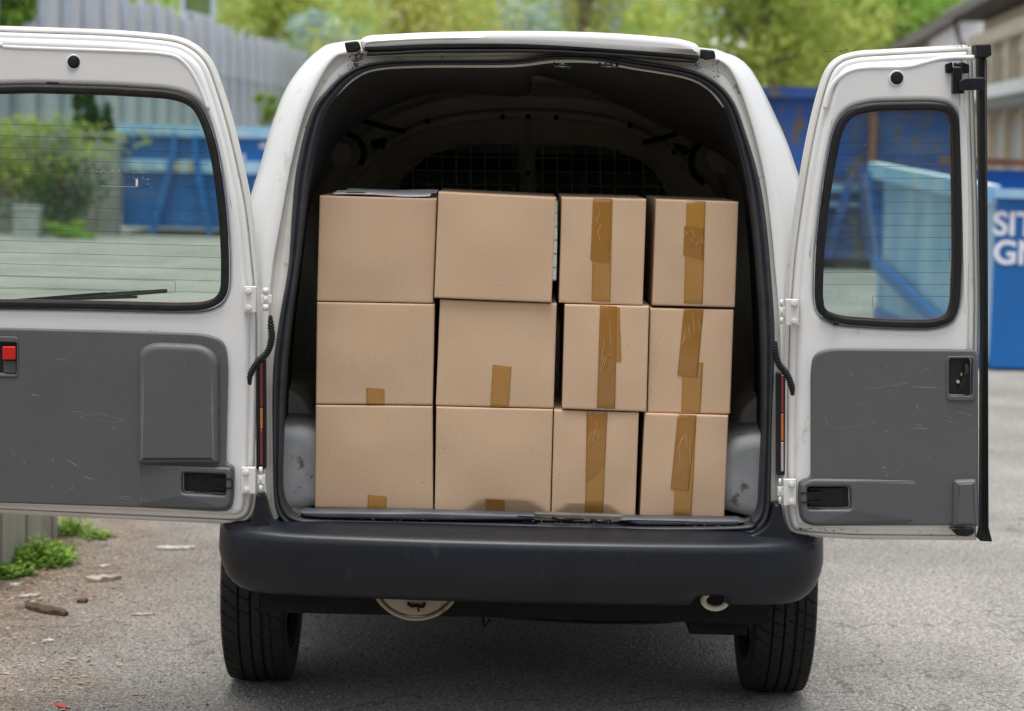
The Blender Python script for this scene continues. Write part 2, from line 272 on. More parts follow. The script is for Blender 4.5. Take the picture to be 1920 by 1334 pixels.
# ------------------------------------------------------------------ mesh helpers
class MB:
    def __init__(s): s.v = []; s.f = []; s.sm = []; s.mi = []
    def add(s, vs, fs, smooth=False, mi=0):
        o = len(s.v); s.v += [tuple(p) for p in vs]; s.f += [tuple(i+o for i in f) for f in fs]; s.sm += [smooth]*len(fs); s.mi += [mi]*len(fs); return s
    def box(s, a, b, mi=0):
        x0,y0,z0 = a; x1,y1,z1 = b
        return s.add([(x0,y0,z0),(x1,y0,z0),(x1,y1,z0),(x0,y1,z0),(x0,y0,z1),(x1,y0,z1),(x1,y1,z1),(x0,y1,z1)], [(3,2,1,0),(4,5,6,7),(0,1,5,4),(1,2,6,5),(2,3,7,6),(3,0,4,7)], mi=mi)
    def grid(s, rows, closed=False, smooth=True, mi=0):
        n = len(rows[0]); vs = [p for r in rows for p in r]; fs = []
        for i in range(len(rows)-1):
            for j in range(n if closed else n-1):
                k = (j+1) % n; fs.append((i*n+j, i*n+k, (i+1)*n+k, (i+1)*n+j))
        return s.add(vs, fs, smooth, mi)
    def tube(s, pts, r, seg=8, closed=False, mi=0, cap=True):
        pts = [Vector(p) for p in pts]; n = len(pts); rows = []; up = None
        for i in range(n):
            a = pts[(i-1) % n] if (closed or i) else pts[0]; b = pts[(i+1) % n] if (closed or i < n-1) else pts[-1]
            t = (b-a).normalized()
            if up is None: up = Vector((0,0,1)) if abs(t.z) < .9 else Vector((0,1,0))
            x = t.cross(up).normalized(); up = x.cross(t).normalized()
            rr = r[i] if isinstance(r, (list, tuple)) else r
            rows.append([pts[i] + x*rr*math.cos(2*math.pi*k/seg) + up*rr*math.sin(2*math.pi*k/seg) for k in range(seg)])
        if closed: rows.append(rows[0])
        s.grid(rows, closed=True, mi=mi)
        if cap and not closed:
            s.add(rows[0], [tuple(range(seg))], mi=mi); s.add(rows[-1], [tuple(range(seg))[::-1]], mi=mi)
        return s
    def bar(s, a, b, w, h=None, mi=0):
        h = h or w; a = Vector(a); b = Vector(b); t = (b-a).normalized(); up = Vector((0,0,1)) if abs(t.z) < .95 else Vector((0,1,0))
        x = t.cross(up).normalized(); u = x.cross(t).normalized(); vs = []
        for p in (a, b):
            for i, j in ((-1,-1),(1,-1),(1,1),(-1,1)): vs.append(p + x*i*w/2 + u*j*h/2)
        return s.add(vs, [(3,2,1,0),(4,5,6,7),(0,1,5,4),(1,2,6,5),(2,3,7,6),(3,0,4,7)], mi=mi)
    def cyl(s, c, axis, r, h, seg=24, mi=0, bev=0, hexa=False):
        c = Vector(c); t = Vector(axis).normalized(); up = Vector((0,0,1)) if abs(t.z) < .9 else Vector((0,1,0)); x = t.cross(up).normalized(); u = x.cross(t)
        prof = [(0,r),(h-bev,r),(h,r-bev)] if bev else [(0,r),(h,r)]
        rows = [[c + t*a + (x*math.cos(2*math.pi*k/seg)+u*math.sin(2*math.pi*k/seg))*q for k in range(seg)] for a, q in prof]
        s.grid(rows, closed=True, smooth=seg > 8, mi=mi); s.add(rows[0], [tuple(range(seg))[::-1]], mi=mi); s.add(rows[-1], [tuple(range(seg))], mi=mi); return s
    def build(s, name, m=None, parent=None, fix=True, **kw):
        me = bpy.data.meshes.new(name); me.from_pydata(s.v, [], s.f)
        for i, q in enumerate(me.polygons): q.use_smooth = s.sm[i]; q.material_index = s.mi[i]
        ms = m if isinstance(m, (list, tuple)) else [m]
        for x in ms: me.materials.append(x)
        if fix:
            bm = bmesh.new(); bm.from_mesh(me); bmesh.ops.remove_doubles(bm, verts=bm.verts, dist=1e-6); bmesh.ops.recalc_face_normals(bm, faces=bm.faces); bm.to_mesh(me); bm.free()
        o = bpy.data.objects.new(name, me); COL.objects.link(o)
        if parent: o.parent = parent
        for k, v in kw.items(): o[k] = v
        return o
def empty(name, label, cat, group=None, loc=(0,0,0)):
    o = bpy.data.objects.new(name, None); COL.objects.link(o); o.location = loc; o['label'] = label; o['category'] = cat
    if group: o['group'] = group
    o.empty_display_size = .1
    return o
def absorb(src, dst):        # surface marks become part of the mesh they lie on, with their own material slot
    k = len(dst.data.materials); dst.data.materials.append(src.data.materials[0]); bm = bmesh.new(); bm.from_mesh(dst.data); n0 = len(bm.faces); bm.from_mesh(src.data); bm.faces.ensure_lookup_table()
    for f in bm.faces[n0:]: f.material_index = k
    bm.to_mesh(dst.data); bm.free(); me = src.data; bpy.data.objects.remove(src); bpy.data.meshes.remove(me)
def attach(o, parent):      # child meshes are built in world space, then rebased on the thing's base
    o.parent = parent
    if parent.location.length: o.matrix_parent_inverse = Matrix.Translation(parent.location).inverted()
def crom(pts, n=6, closed=False):
    out = []; N = len(pts); pts = [Vector(p) for p in pts]
    rng = range(N if closed else N-1)
    for i in rng:
        p0 = pts[(i-1) % N] if (closed or i > 0) else pts[0]; p1 = pts[i]; p2 = pts[(i+1) % N]; p3 = pts[(i+2) % N] if (closed or i < N-2) else pts[-1]
        for k in range(n):
            t = k/n; out.append(.5*((2*p1)+(p2-p0)*t+(2*p0-5*p1+4*p2-p3)*t*t+(3*p1-p0-3*p2+p3)*t**3))
    if not closed: out.append(pts[-1])
    return out
def rpath(pts, seg=6):      # polygon of (u, v, radius) pixels -> rounded loop
    out = []; n = len(pts)
    for i in range(n):
        p = Vector(pts[i][:2]); r = pts[i][2] if len(pts[i]) > 2 else 0
        a = Vector(pts[i-1][:2]); b = Vector(pts[(i+1) % n][:2])
        if r <= 0: out.append(p); continue
        la, lb = (a-p).length, (b-p).length; r1 = min(r, la*.48); r2 = min(r, lb*.48)
        q0 = p+(a-p)*(r1/la); q1 = p+(b-p)*(r2/lb)
        for k in range(seg+1):
            t = k/seg; out.append(q0*(1-t)**2 + p*2*t*(1-t) + q1*t*t)
    return out
def area(l): return sum(l[i-1].x*l[i].y - l[i].x*l[i-1].y for i in range(len(l)))/2
def inset(loop, d):
    n = len(loop); out = []
    for i in range(n):
        a = loop[i-1]; p = loop[i]; b = loop[(i+1) % n]
        e1 = (p-a); e2 = (b-p)
        if e1.length < 1e-9: e1 = e2
        if e2.length < 1e-9: e2 = e1
        n1 = Vector((-e1.y, e1.x)).normalized(); n2 = Vector((-e2.y, e2.x)).normalized(); m = (n1+n2)
        if m.length < 1e-6: m = n1
        m.normalize(); out.append(p + m*d/max(.5, m.dot(n1)))
    for _ in range(12):                     # collapse stretches that the offset has turned inside out
        bad = [(out[(i+1) % n]-out[i]).dot(loop[(i+1) % n]-loop[i]) < -1e-12 for i in range(n)]
        if not any(bad): break
        if all(bad): break
        i0 = next(i for i in range(n) if not bad[i]); i = 0; new = list(out)
        while i < n:
            k = (i0+i) % n
            if bad[k]:
                j = i
                while bad[(i0+j+1) % n] and j < n: j += 1
                ids = [(i0+q) % n for q in range(i, j+2)]
                a_, b_ = out[(ids[0]-1) % n], out[ids[0]]; c_, d_ = out[ids[-1]], out[(ids[-1]+1) % n]
                avg = (b_+c_)/2; r = b_-a_; q_ = d_-c_; den = r.x*q_.y-r.y*q_.x
                if abs(den) > 1e-12:
                    t = ((c_.x-a_.x)*q_.y-(c_.y-a_.y)*q_.x)/den; x_ = a_+r*t
                    if (x_-avg).length < abs(d)*2: avg = x_
                for q in ids: new[q] = avg.copy()
                i = j+1
            i += 1
        out = new
    return out
def plate(mb, loops, mapf, d0, t, bev=.003, steps=3, back=True, mi=0):
    """loops: lists of 2D Vectors (x,z), outer first then holes; front cap at depth d0, side walls back to d0+t, rounded front edge."""
    ls = []
    for i, lp in enumerate(loops):
        lp = [p for k, p in enumerate(lp) if (p-lp[k-1]).length > 1e-5]
        a = area(lp)
        if (i == 0) == (a < 0): lp = lp[::-1]
        ls.append(lp)                      # outer CCW, holes CW -> +inset goes into the material for both
    bm = bmesh.new(); caps = []
    for lp in ls:
        prof = [(0, t)]
        if bev:
            for k in range(steps+1):
                a = math.pi/2*k/steps; prof.append((bev*(1-math.cos(a)), bev*(1-math.sin(a))))
        else: prof.append((0, 0))
        rows = []
        for o, d in prof:
            q = inset(lp, o) if o else lp
            rw = []; 
            for p in q:
                if rw and (p-lastp).length < 1e-6: rw.append(rw[-1])
                else: rw.append(bm.verts.new(mapf(p.x, p.y, d0+d)))
                lastp = p
            if (q[0]-q[-1]).length < 1e-6 and rw[0] is not rw[-1]:
                bad_ = rw[-1]; rw = [rw[0] if v is bad_ else v for v in rw]; bm.verts.remove(bad_)
            rows.append(rw)
        n = len(lp)
        for i in range(len(rows)-1):
            for j in range(n):
                k = (j+1) % n
                try:
                    vv = []
                    for v in (rows[i][j], rows[i][k], rows[i+1][k], rows[i+1][j]):
                        if v not in vv: vv.append(v)
                    if len(vv) < 3: continue
                    f = bm.faces.new(vv); f.smooth = True
                except ValueError: pass
        caps.append((rows[0], rows[-1]))
    for w in ((1, 0) if back else (1,)):
        ed = []
        for c in caps:
            r = c[w]; n = len(r)
            for j in range(n):
                if r[j] is r[(j+1) % n]: continue
                e = bm.edges.get((r[j], r[(j+1) % n])) or bm.edges.new((r[j], r[(j+1) % n])); ed.append(e)
        bmesh.ops.triangle_fill(bm, use_beauty=True, use_dissolve=False, edges=ed)
    bmesh.ops.recalc_face_normals(bm, faces=bm.faces)
    bm.verts.index_update()
    fs = [tuple(v.index for v in f.verts) for f in bm.faces]; sm = [f.smooth for f in bm.faces]
    o = len(mb.v); mb.v += [tuple(v.co) for v in bm.verts]; mb.f += [tuple(i+o for i in f) for f in fs]; mb.sm += sm; mb.mi += [mi]*len(fs)
    bm.free(); return mb
class Plane:                      # y = a + b*x ; outlines are given in photo pixels and unprojected onto it
    def __init__(s, a, b=0): s.a = a; s.b = b
    def m(s, x, z, d): return (x, s.a + s.b*x + d, z)
    def L(s, pts, seg=6, smooth=False):
        q = crom([Vector((p[0], p[1])) for p in pts], seg, True) if smooth else rpath(pts, seg)
        out = []
        for p in q:
            w = P(p[0], p[1], s.a, s.b); out.append(Vector((w.x, w.z)))
        return out
    def pt(s, u, v, d=0): w = P(u, v, s.a, s.b); return Vector((w.x, w.y+d, w.z))
    def quad(s, u0, v0, u1, v1, r=0): return s.L([(u0,v0,r),(u1,v0,r),(u1,v1,r),(u0,v1,r)])
def simple(plane, pts, d0, t, bev, name, m, parent, smooth=False, holes=(), **kw):
    mb = MB(); plate(mb, [plane.L(pts, smooth=smooth)] + [plane.L(h) for h in holes], plane.m, d0, t, bev)
    return mb.build(name, m, parent, **kw)
# ------------------------------------------------------------------ world & light
w = bpy.data.worlds.new('World'); S.world = w; w.use_nodes = True
n = w.node_tree.nodes; l = w.node_tree.links; bg = n['Background']
sky = n.new('ShaderNodeTexSky'); sky.sky_type = 'NISHITA'; sky.sun_disc = False; sky.sun_elevation = R(80); sky.sun_rotation = R(200); sky.air_density = 1.0; sky.dust_density = 3.0
hs = n.new('ShaderNodeHueSaturation'); hs.inputs['Saturation'].default_value = .35; l.new(sky.outputs[0], hs.inputs['Color']); l.new(hs.outputs[0], bg.inputs[0]); bg.inputs[1].default_value = .092
sd = bpy.data.lights.new('sun', 'SUN'); so = bpy.data.objects.new('sun', sd); COL.objects.link(so)
sd.energy = 1.3; sd.angle = R(32); sd.color = (1,.975,.94)
az = R(200); el = R(80)       # behind the camera, slightly to its left
dirv = Vector((math.sin(az)*math.cos(el), math.cos(az)*math.cos(el), math.sin(el)))
so.rotation_euler = (-dirv).to_track_quat('-Z', 'Y').to_euler()
S.view_settings.view_transform = 'Standard'; S.view_settings.look = 'None'; S.view_settings.exposure = 1.25; S.view_settings.gamma = 1
S.render.engine = 'CYCLES'; S.cycles.use_denoising = True; S.cycles.max_bounces = 8; S.cycles.transparent_max_bounces = 24
# ------------------------------------------------------------------ ground, hill
g = MB()
g.add([(-150,-30,0),(150,-30,0),(150,260,0),(-150,260,0)], [(0,1,2,3)]).build('ground', M['asphalt'], kind='structure')
hb = MB(); rows = []
for i in range(14):
    y = 62+i*9; rows.append([(x, y + 3*math.sin(x*.11), -2 if i == 0 else -.5 + i*2.6 + 1.2*math.sin(x*.13+i) ) for x in range(-90, 91, 6)])
hb.grid(rows).build('hill', M['hill'], kind='structure')
# ------------------------------------------------------------------ vegetation
def leaves(mb, c, rad, n, size, rnd, mi=0, squash=1):
    for _ in range(n):
        while True:
            p = Vector((rnd.uniform(-1,1), rnd.uniform(-1,1), rnd.uniform(-1,1)))
            if p.length <= 1: break
        p = Vector(c) + Vector((p.x*rad[0], p.y*rad[1], p.z*rad[2]))
        a = Vector((rnd.gauss(0,1), rnd.gauss(0,1), rnd.gauss(0,1))).normalized(); b = a.cross(Vector((rnd.gauss(0,1), rnd.gauss(0,1), rnd.gauss(0,1)))).normalized()
        s = size*rnd.uniform(.6,1.4)
        mb.add([p-a*s, p+b*s*.5, p+a*s, p-b*s*.5], [(0,1,2,3)], mi=mi)
def tree_parts(h, cw, seed, dens=1600, ls=.13, z0=.18):
    rnd = random.Random(seed); t = MB(); pts = []
    for i in range(7):
        f = i/6; pts.append((rnd.uniform(-.15,.15)*f, rnd.uniform(-.15,.15)*f, h*.8*f))
    t.tube(pts, [h*.017*(1-.8*i/6)+.01 for i in range(7)], 8); c = MB()
    for k in range(22):
        f = rnd.uniform(.15,.95); base = Vector(pts[min(6, int(f*6))]); a = rnd.uniform(0, 6.28); L = cw*(1.05-f)*rnd.uniform(.5,1)
        e = base + Vector((math.cos(a)*L, math.sin(a)*L, h*rnd.uniform(.02,.18))); t.tube([base, (base+e)/2+Vector((0,0,.1)), e], [h*.006, h*.004, .01], 5)
        for q in range(3):
            cc = base.lerp(e, rnd.uniform(.3,1.1)) + Vector((rnd.gauss(0,.3), rnd.gauss(0,.3), rnd.gauss(0,.4)))
            leaves(c, cc, (cw*.24, cw*.24, cw*.18), dens//66, ls, rnd)
    return t, c
def tree(label, px, D, h, cw, seed, lm, dens=6000, ls=.13, name='spring_tree', group=None):
    x = at(px, 150, D).x
    e = empty(name, label, 'tree', group, (x, D-5, 0))
    t, c = tree_parts(h, cw, seed, dens, ls)
    t.build('trunk', M['bark'], e, fix=False); c.build('crown', M[lm], e, fix=False)
    return e
tree('slim spring tree with pale trunk rising just left of the van roof', 514, 74, 15, 4.0, 3, 'spring')
tree('yellow-green tree with dark forked trunk beside the right rear pillar top', 1436, 48, 12, 3.6, 5, 'spring')
tree('bright green tree whose trunk stands between van and open right door', 1502, 56, 13, 3.8, 8, 'spring')
tree('dense leafy tree just left of the dark eaved roof end', 1690, 60, 12, 5, 12, 'green', 8000)
tree('loose yellowish tree above the middle of the van roof', 1090, 66, 14, 5, 17, 'spring2')
tree('thin leaning tree above the left part of the van roof', 760, 64, 14, 4, 21, 'spring2')
wd = MB(); rnd = random.Random(4)
for k in range(1450):
    D = rnd.uniform(73, 112); x = rnd.uniform(-.44, .44)*D*1.25; zz = rnd.uniform(-.5, 7.5)*D/75 + max(0, (D-67)*.28-.5)*.4
    leaves(wd, (x, D-5, zz+.6), (rnd.uniform(.7,1.9), 1.2, rnd.uniform(.5,1.3)), 62, .2, rnd, mi=rnd.choice([0,0,1,1,2,0]))
for k in range(14):
    leaves(wd, (rnd.uniform(8.5,15), 60+rnd.uniform(0,6), rnd.uniform(2,4)), (.7,.7,.4), 60, .14, rnd, mi=3)
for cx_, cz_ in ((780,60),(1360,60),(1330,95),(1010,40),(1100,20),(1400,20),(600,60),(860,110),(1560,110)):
    for k in range(5): q = at(cx_+rnd.uniform(-40,40), cz_+rnd.uniform(-25,25), 70+rnd.uniform(0,1)); leaves(wd, tuple(q), (.9,.5,.5), 70, .17, rnd, mi=4)  # hazy gaps of sky and slope painted as blue-grey leaf clusters
wd.build('woodland', [M['spring'], M['spring2'], M['green'], M['blossom'], M['haze']], fix=False, kind='stuff', label='sunlit yellow-green spring wood covering the slope behind the yard')
def bush(name, label, cat, c, rad, n, size, lm, seed, stems=True, k=14, group=None):
    rnd = random.Random(seed); e = empty(name, label, cat, group, (c[0], c[1], 0)); b = MB(); st = MB()
    for i in range(k):
        p = Vector((rnd.gauss(0,.45)*rad[0], rnd.gauss(0,.45)*rad[1], c[2]+rnd.uniform(-1,1)*rad[2]*.75))
        leaves(b, p, (rad[0]*.35, rad[1]*.35, rad[2]*.3), n//k, size, rnd)
        z0_ = 0 if stems else c[2]-rad[2]; st.tube([(p.x*(.3 if stems else .9), p.y*.3, z0_), (p.x*(.7 if stems else 1), p.y*.7, (p.z+z0_)/2), tuple(p)], [.010, .008, .004], 5)
    b.build('foliage', M[lm], e, fix=False); st.build('stem', M['bark'], e, fix=False); return e
p = at(130, 10, 26) - Vector((.0,0,0)); bush('climbing_shrub', 'bright green shrub poking up above the left door top corner', 'shrub', at(40, 0, 33), (.42,.3,.75), 2600, .06, 'green', 31, stems=False)
bush('overgrown_shrub', 'pale green shrub hanging over the concrete wall behind the left window', 'shrub', at(40, 290, 30.1), (1.25,.3,.62), 1900, .05, 'spring', 32, stems=False, k=60)
bush('overgrown_shrub', 'sparse brownish green creeper lower on the stained wall beneath the pale shrub', 'shrub', at(100, 360, 30.0), (.7,.2,.55), 900, .05, 'ivy', 37, stems=False, k=30)
bush('overgrown_shrub', 'small weed clump at the foot of the pale concrete block', 'weed', at(120, 432, 29.4), (.3,.2,.13), 900, .04, 'green', 33)
bush('climbing_ivy', 'dark ivy column hanging beside the fence post behind the left window', 'ivy', at(160, 225, 34.0), (.22,.08,.55), 2600, .06, 'ivy', 34)
bush('climbing_ivy', 'narrow ivy strand next to the left end of the blue container', 'ivy', at(206, 300, 33.9), (.12,.08,.9), 2400, .06, 'ivy', 35)
bush('leafy_weed', 'ragged weed clump against the sheet fence between container and van', 'weed', at(500, 205, 46), (.3,.1,.35), 500, .06, 'green', 36, stems=False)
# near plants at the low wall on the lower left
def weed(label, u, v, r, h, n, seed, lm='green'):
    rnd = random.Random(seed); c = G(u, v); e = empty('ground_weed', label, 'weed', None, (c.x, c.y, 0)); b = MB(); st = MB()
    for i in range(n):
        a = rnd.uniform(0, 6.28); q = rnd.random()**.6*r; hh = h*rnd.uniform(.3,1)*(1-.5*q/r); x, y = math.cos(a)*q, math.sin(a)*q
        st.tube([(x*.6,y*.6,0),(x,y,hh)], .0012, 4)
        for k in range(5):
            s = rnd.uniform(.007,.015); d = rnd.uniform(0,6.28); p = Vector((x,y,hh-.012*k)); ax = Vector((math.cos(d), math.sin(d), rnd.uniform(-.2,.5))).normalized(); sd_ = ax.cross(Vector((0,0,1))).normalized()
            b.add([p, p+ax*s+sd_*s*.55, p+ax*s*2.1, p+ax*s-sd_*s*.55], [(0,1,2,3)])
    b.build('leaf_mass', M[lm], e, fix=False); st.build('stem', M['green'], e, fix=False)
weed('large bright weed clump in front of the low concrete wall end', 78, 1055, .13, .10, 190, 41)
weed('low weed at the bottom left beside the low concrete wall', 16, 1080, .08, .06, 80, 42)
weed('small weed just right of the low concrete wall end', 132, 1000, .09, .08, 90, 43)
weed('tiny weed growing out of the dirt strip between the two bigger clumps', 118, 1032, .05, .04, 30, 45)
weed('separate little weed tuft out on the dirt below the left door', 182, 1010, .06, .04, 50, 44)
# ------------------------------------------------------------------ left background: wall, fence, container
e = empty('concrete_wall', 'stained grey concrete wall with pale patches seen through the left window', 'wall', None, (-8.2, 25.2, 0))
mb = MB(); x0 = at(-200, 350, 30.7).x; x1 = at(224, 350, 30.7).x
for i in range(7):
    a = x0+(x1-x0)*i/7; b_ = x0+(x1-x0)*(i+1)/7-.02; mb.box((a-e.location.x, .5+(.04 if i%2 else 0), 0), (b_-e.location.x, .75, 1.32+.04*(i%3)))
mb.build('wall', M['concrete'], e); mb = MB(); mb.box((x0-e.location.x, .48, 1.42), (x1-e.location.x, .8, 1.47)); mb.build('coping', M['concrete_pale'], e)
p = at(48, 448, 29.2); mb = MB(); mb.box((p.x-.17, p.y, 0), (p.x+.17, p.y+.3, .4)); mb.box((p.x-.19, p.y-.02, .40), (p.x+.19, p.y+.32, .44))
mb.build('concrete_block', M['concrete_pale'], label='pale square concrete block standing at the foot of the stained wall', category='block')
def fence_run(A, B, h, label):
    A = Vector(A); B = Vector(B); L = (B-A).length; t = (B-A)/L; nrm = Vector((t.y, -t.x, 0)); rnd = random.Random(9)
    e = empty('sheet_metal_fence', label, 'fence', None, tuple(A)); ci = 0; s = 0
    while s < L:
        w_ = min(1.6, L-s); mb = MB(); rows = [[], []]; hh = h + rnd.uniform(-.12,.12)
        k = 0; m_ = 16
        for k in range(m_+1):
            q = t*(s + w_*k/m_) + nrm*(.035*math.cos(k*math.pi/1.0) if k % 2 else .03)
            rows[0].append(q); rows[1].append(q+Vector((0,0,hh)))
        mb.grid(rows, smooth=False); mb.build('fence_panel', M['fence'], e)
        mb = MB(); q = t*s - nrm*.0 ; mb.bar(q+nrm*.1, q+nrm*.1+Vector((0,0,h+.05)), .11); mb.build('fence_post', M['fence_post'], e)
        s += w_
    mb = MB()
    for z in (h*.3, h*.72): mb.bar(nrm*.07+Vector((0,0,z)), t*L+nrm*.07+Vector((0,0,z)), .06)
    mb.build('fence_rail', M['fence_post'], e)
    return e
fence_run((-8.05, 25.5, 0), (-6.8, 69, 0), 4.15, 'tall grey corrugated metal fence receding along the left side of the yard')
fence_run((-26, 29.0, 0), (-8.05, 29.4, 0), 4.6, 'short return of grey metal fence behind the concrete wall, far left')
for i, (px, py, D) in enumerate(((488, 70, 61), (548, 97, 70))):
    bush('flowering_shrub', ['orange tuft of dead leaves on the fence top, nearer one', 'orange tuft of dead leaves on the fence top, close to the van'][i], 'shrub', at(px, py, D)+Vector((0,0,-.1)), (.2,.1,.16), 240, .06, 'rustleaf' if 'rustleaf' in M else 'spring2', 50+i, k=4)
e = empty('netting_frame', 'white metal frame with green netting standing behind the fence', 'frame', None, (0,0,0)); mb = MB()
for px in (342, 400): q = at(px, 40, 62); mb.bar((q.x, q.y, 0), (q.x, q.y, 8), .13)
a = at(342, 22, 62); b_ = at(400, 36, 62); mb.bar(a, b_, .1); mb.build('frame', M['fence_post'], e)
mb = MB(); mb.add([(a.x, a.y+.1, 2), (b_.x, a.y+.1, 2), (b_.x, a.y+.1, 8), (a.x, a.y+.1, 8)], [(0,1,2,3)]); mb.build('net', M['hill'], e)
e = empty('blue_skip', 'blue ribbed container with pale rails and A-shaped brace behind the left window', 'container', None, (at(222,440,31).x, 26, 0))
ox = e.location.x; W = at(575,300,31).x-ox
mb = MB(); 
def bx(x0,y0,z0,x1,y1,z1,m_,nm): q = MB(); q.box((x0,y0,z0),(x1,y1,z1)); return q.build(nm, M[m_], e)
mb.box((.08,0.05,.12),(W,2,.14)); mb.box((.08,.05,.14),(W,.09,1.6)); mb.box((.08,1.95,.14),(W,2,1.6)); mb.box((.04,.05,.14),(.08,2,1.6)); mb.build('hull', M['blue'], e)
bx(-.03,-.05,1.53,W+.03,.048,1.7,'blue_light','top_rail'); bx(.06,-.03,.98,W,.046,1.17,'blue_light','middle_rail')
q = MB(); q.box((.02,-.06,1.56),(.86,-.052,1.68)); q.box((.1,-.04,1.01),(.86,-.032,1.15)); q.build('faded_stripe', M['blue_pale'], e)
sk = e
u = lambda px: at(px,300,31).x-ox
q = MB()
for a_, b_ in ((u(328),u(288)),(u(368),u(396))):
    q.bar((a_,-.07,1.55),(a_,-.07,1.25),.08); q.bar((a_,-.07,1.25),(b_,-.07,0.02),.09)
q.build('brace', M['blue'], e)
for x in (332, 358): q = MB(); q.cyl((u(x), -.06, 1.08), (0,-1,0), .045, .05, 12); q.build('hook', M['yellow'], e)
for (x_, z_, w_, h_) in ((u(486), 1.38, .15, .07), (u(505),1.37,.1,.06), (u(488), 1.02, .09, .13), (u(452),1.18,.05,.1), (u(480), .78, .08, .1), (u(512),.95,.14,.06)):
    q = MB(); q.box((x_, .036, z_), (x_+w_, .049, z_+h_)); q.build('faded_letter', M['letter'], e)
# near low concrete wall, bottom left
A = G(-60, 1120); B = G(108, 1008); t = (B-A).normalized(); e = empty('low_concrete_wall', 'low weathered wall of upright concrete slabs at the lower left edge', 'wall', None, tuple(A)); L = (B-A).length
q = MB(); nrm = Vector((-t.y, t.x, 0)); k = 0; s = 0; ws = [.22,.14,.13,.16,.12,.2,.15]
while s < L-.03:
    w_ = min(ws[k % 7], L-s); a_ = t*(s+.004) + nrm*(.008*(k % 2)); b_ = t*(s+w_-.004) + nrm*(.008*(k % 2)); off = nrm*.12; z = .42
    q.add([a_, b_, b_+off, a_+off, a_+Vector((0,0,z)), b_+Vector((0,0,z)), b_+off+Vector((0,0,z)), a_+off+Vector((0,0,z))], [(3,2,1,0),(4,5,6,7),(0,1,5,4),(1,2,6,5),(2,3,7,6),(3,0,4,7)]); s += w_; k += 1
q.build('wall', M['concrete_near'], e); q = MB(); a_ = Vector((0,0,.44)); q.bar(a_+nrm*.07, t*L+a_+nrm*.07, .2, .04); q.build('coping', M['concrete_pale'], e)
# ------------------------------------------------------------------ right background
for c_ in list(sk.children): pass
sk.scale = (1, 1, .94)
D = 26.0; x0 = at(1385,300,D).x; x1 = at(1800,300,D).x
e = empty('rusty_container', 'tall rust-stained dark blue container standing behind the open right door', 'container', None, (x0, D-5, 0)); W = x1-x0; H = 2.2
q = MB(); q.box((0,.06,.14),(W,.1,H-.05)); q.box((0,2.3,.14),(W,2.34,H-.05)); q.box((-.04,.06,.14),(0,2.34,H-.05)); q.box((W,.06,.14),(W+.04,2.34,H-.05)); q.box((0,.1,.12),(W,2.3,.16)); q.build('hull', M['blue_rust'], e)
bx(-.06,-.03,H-.13,W+.06,.058,H,'blue_rust','top_rail')
bx(-.02,-.01,.95,W,.056,1.04,'blue_light','middle_rail'); bx(-.02,-.0,.78,W,.056,.82,'blue_light','lower_rail')
bx(u(0)*0+at(1628,300,D).x-x0,-.06,.2,at(1640,300,D).x-x0,.056,H-.14,'rust','rusty_post')
q = MB(); xc = at(1606,300,D).x-x0
q.bar((xc-.05,-.05,1.2),(xc-.32,-.05,.16),.09); q.bar((xc+.05,-.05,1.2),(xc+.2,-.05,.16),.09); q.bar((xc-.3,-.05,1.25),(xc+.3,-.05,1.25),.07)
q.build('brace', M['blue_rust'], e)
q = MB(); q.box((.1,.1,.0),(W-.1,.3,.12)); q.build('skid', M['under'], e)
# near skip with lettering
D = 14.2; x0 = at(1857,500,D).x; XL = at(1648,316,17.65).x; e = empty('lettered_skip', 'low bright blue skip with white letters beside the open right door', 'container', None, (x0, D-5, 0)); H = 1.215
q = MB(); q.box((.03,.02,.02),(3.0,.06,H-.02)); q.box((2.96,.06,.02),(3.0,3.45,H)); q.box((.03,3.41,.02),(2.96,3.45,H+.1)); q.box((.06,.06,.02),(2.96,3.41,.06)); q.build('hull', M['blue'], e)
# left side wall: tilting rim, recessed chalky panel and diagonal lower rail
xs = lambda y: (XL-x0-.02)*(y/3.45)
q = MB(); q.add([(xs(0)+.03,.06,.05),(xs(3.4)+.03,3.4,.05),(xs(3.4)+.03,3.4,H+.06),(xs(0)+.03,.06,H-.06),(xs(0)+.06,.06,.05),(xs(3.4)+.06,3.4,.05),(xs(3.4)+.06,3.4,H+.06),(xs(0)+.06,.06,H-.06)], [(0,1,2,3),(7,6,5,4),(0,4,5,1),(3,2,6,7)]); q.build('side_panel', M['blue_pale'], e)
q = MB(); q.bar((0.0,.02,H-.04),(xs(3.45)-.02,3.45,H+.075),.10,.12); q.build('side_rim', M['blue_light'], e)
q = MB(); q.bar((0.0,.02,H+.021),(xs(3.45)-.02,3.45,H+.137),.09,.008); q.build('rim_highlight', M['duct'], e)  # pale strip paints the highlight along the top of the rim
q = MB(); q.bar((-.01,3.3,0),(xs(3.45)-.02,3.42,H+.06),.16,.2); q.bar((-.02,.1,.05),(xs(3.4)-.03,3.2,.55),.06,.1); q.bar((-.02,.1,.0),(-.14,3.4,.1),.1,.14); q.build('corner_post', M['blue'], e)
q = MB(); q.box((.0,-.03,H-.06),(3.05,.018,H)); q.build('top_rail', M['blue_light'], e)
q = MB(); q.bar((.3,3.38,H+.17),(3.0,3.38,H+.14),.07,.06); q.build('rusty_rail', M['rust'], e)
q = MB(); q.box((.05,.3,.0),(2.9,.5,.018)); q.build('skid', M['under'], e)
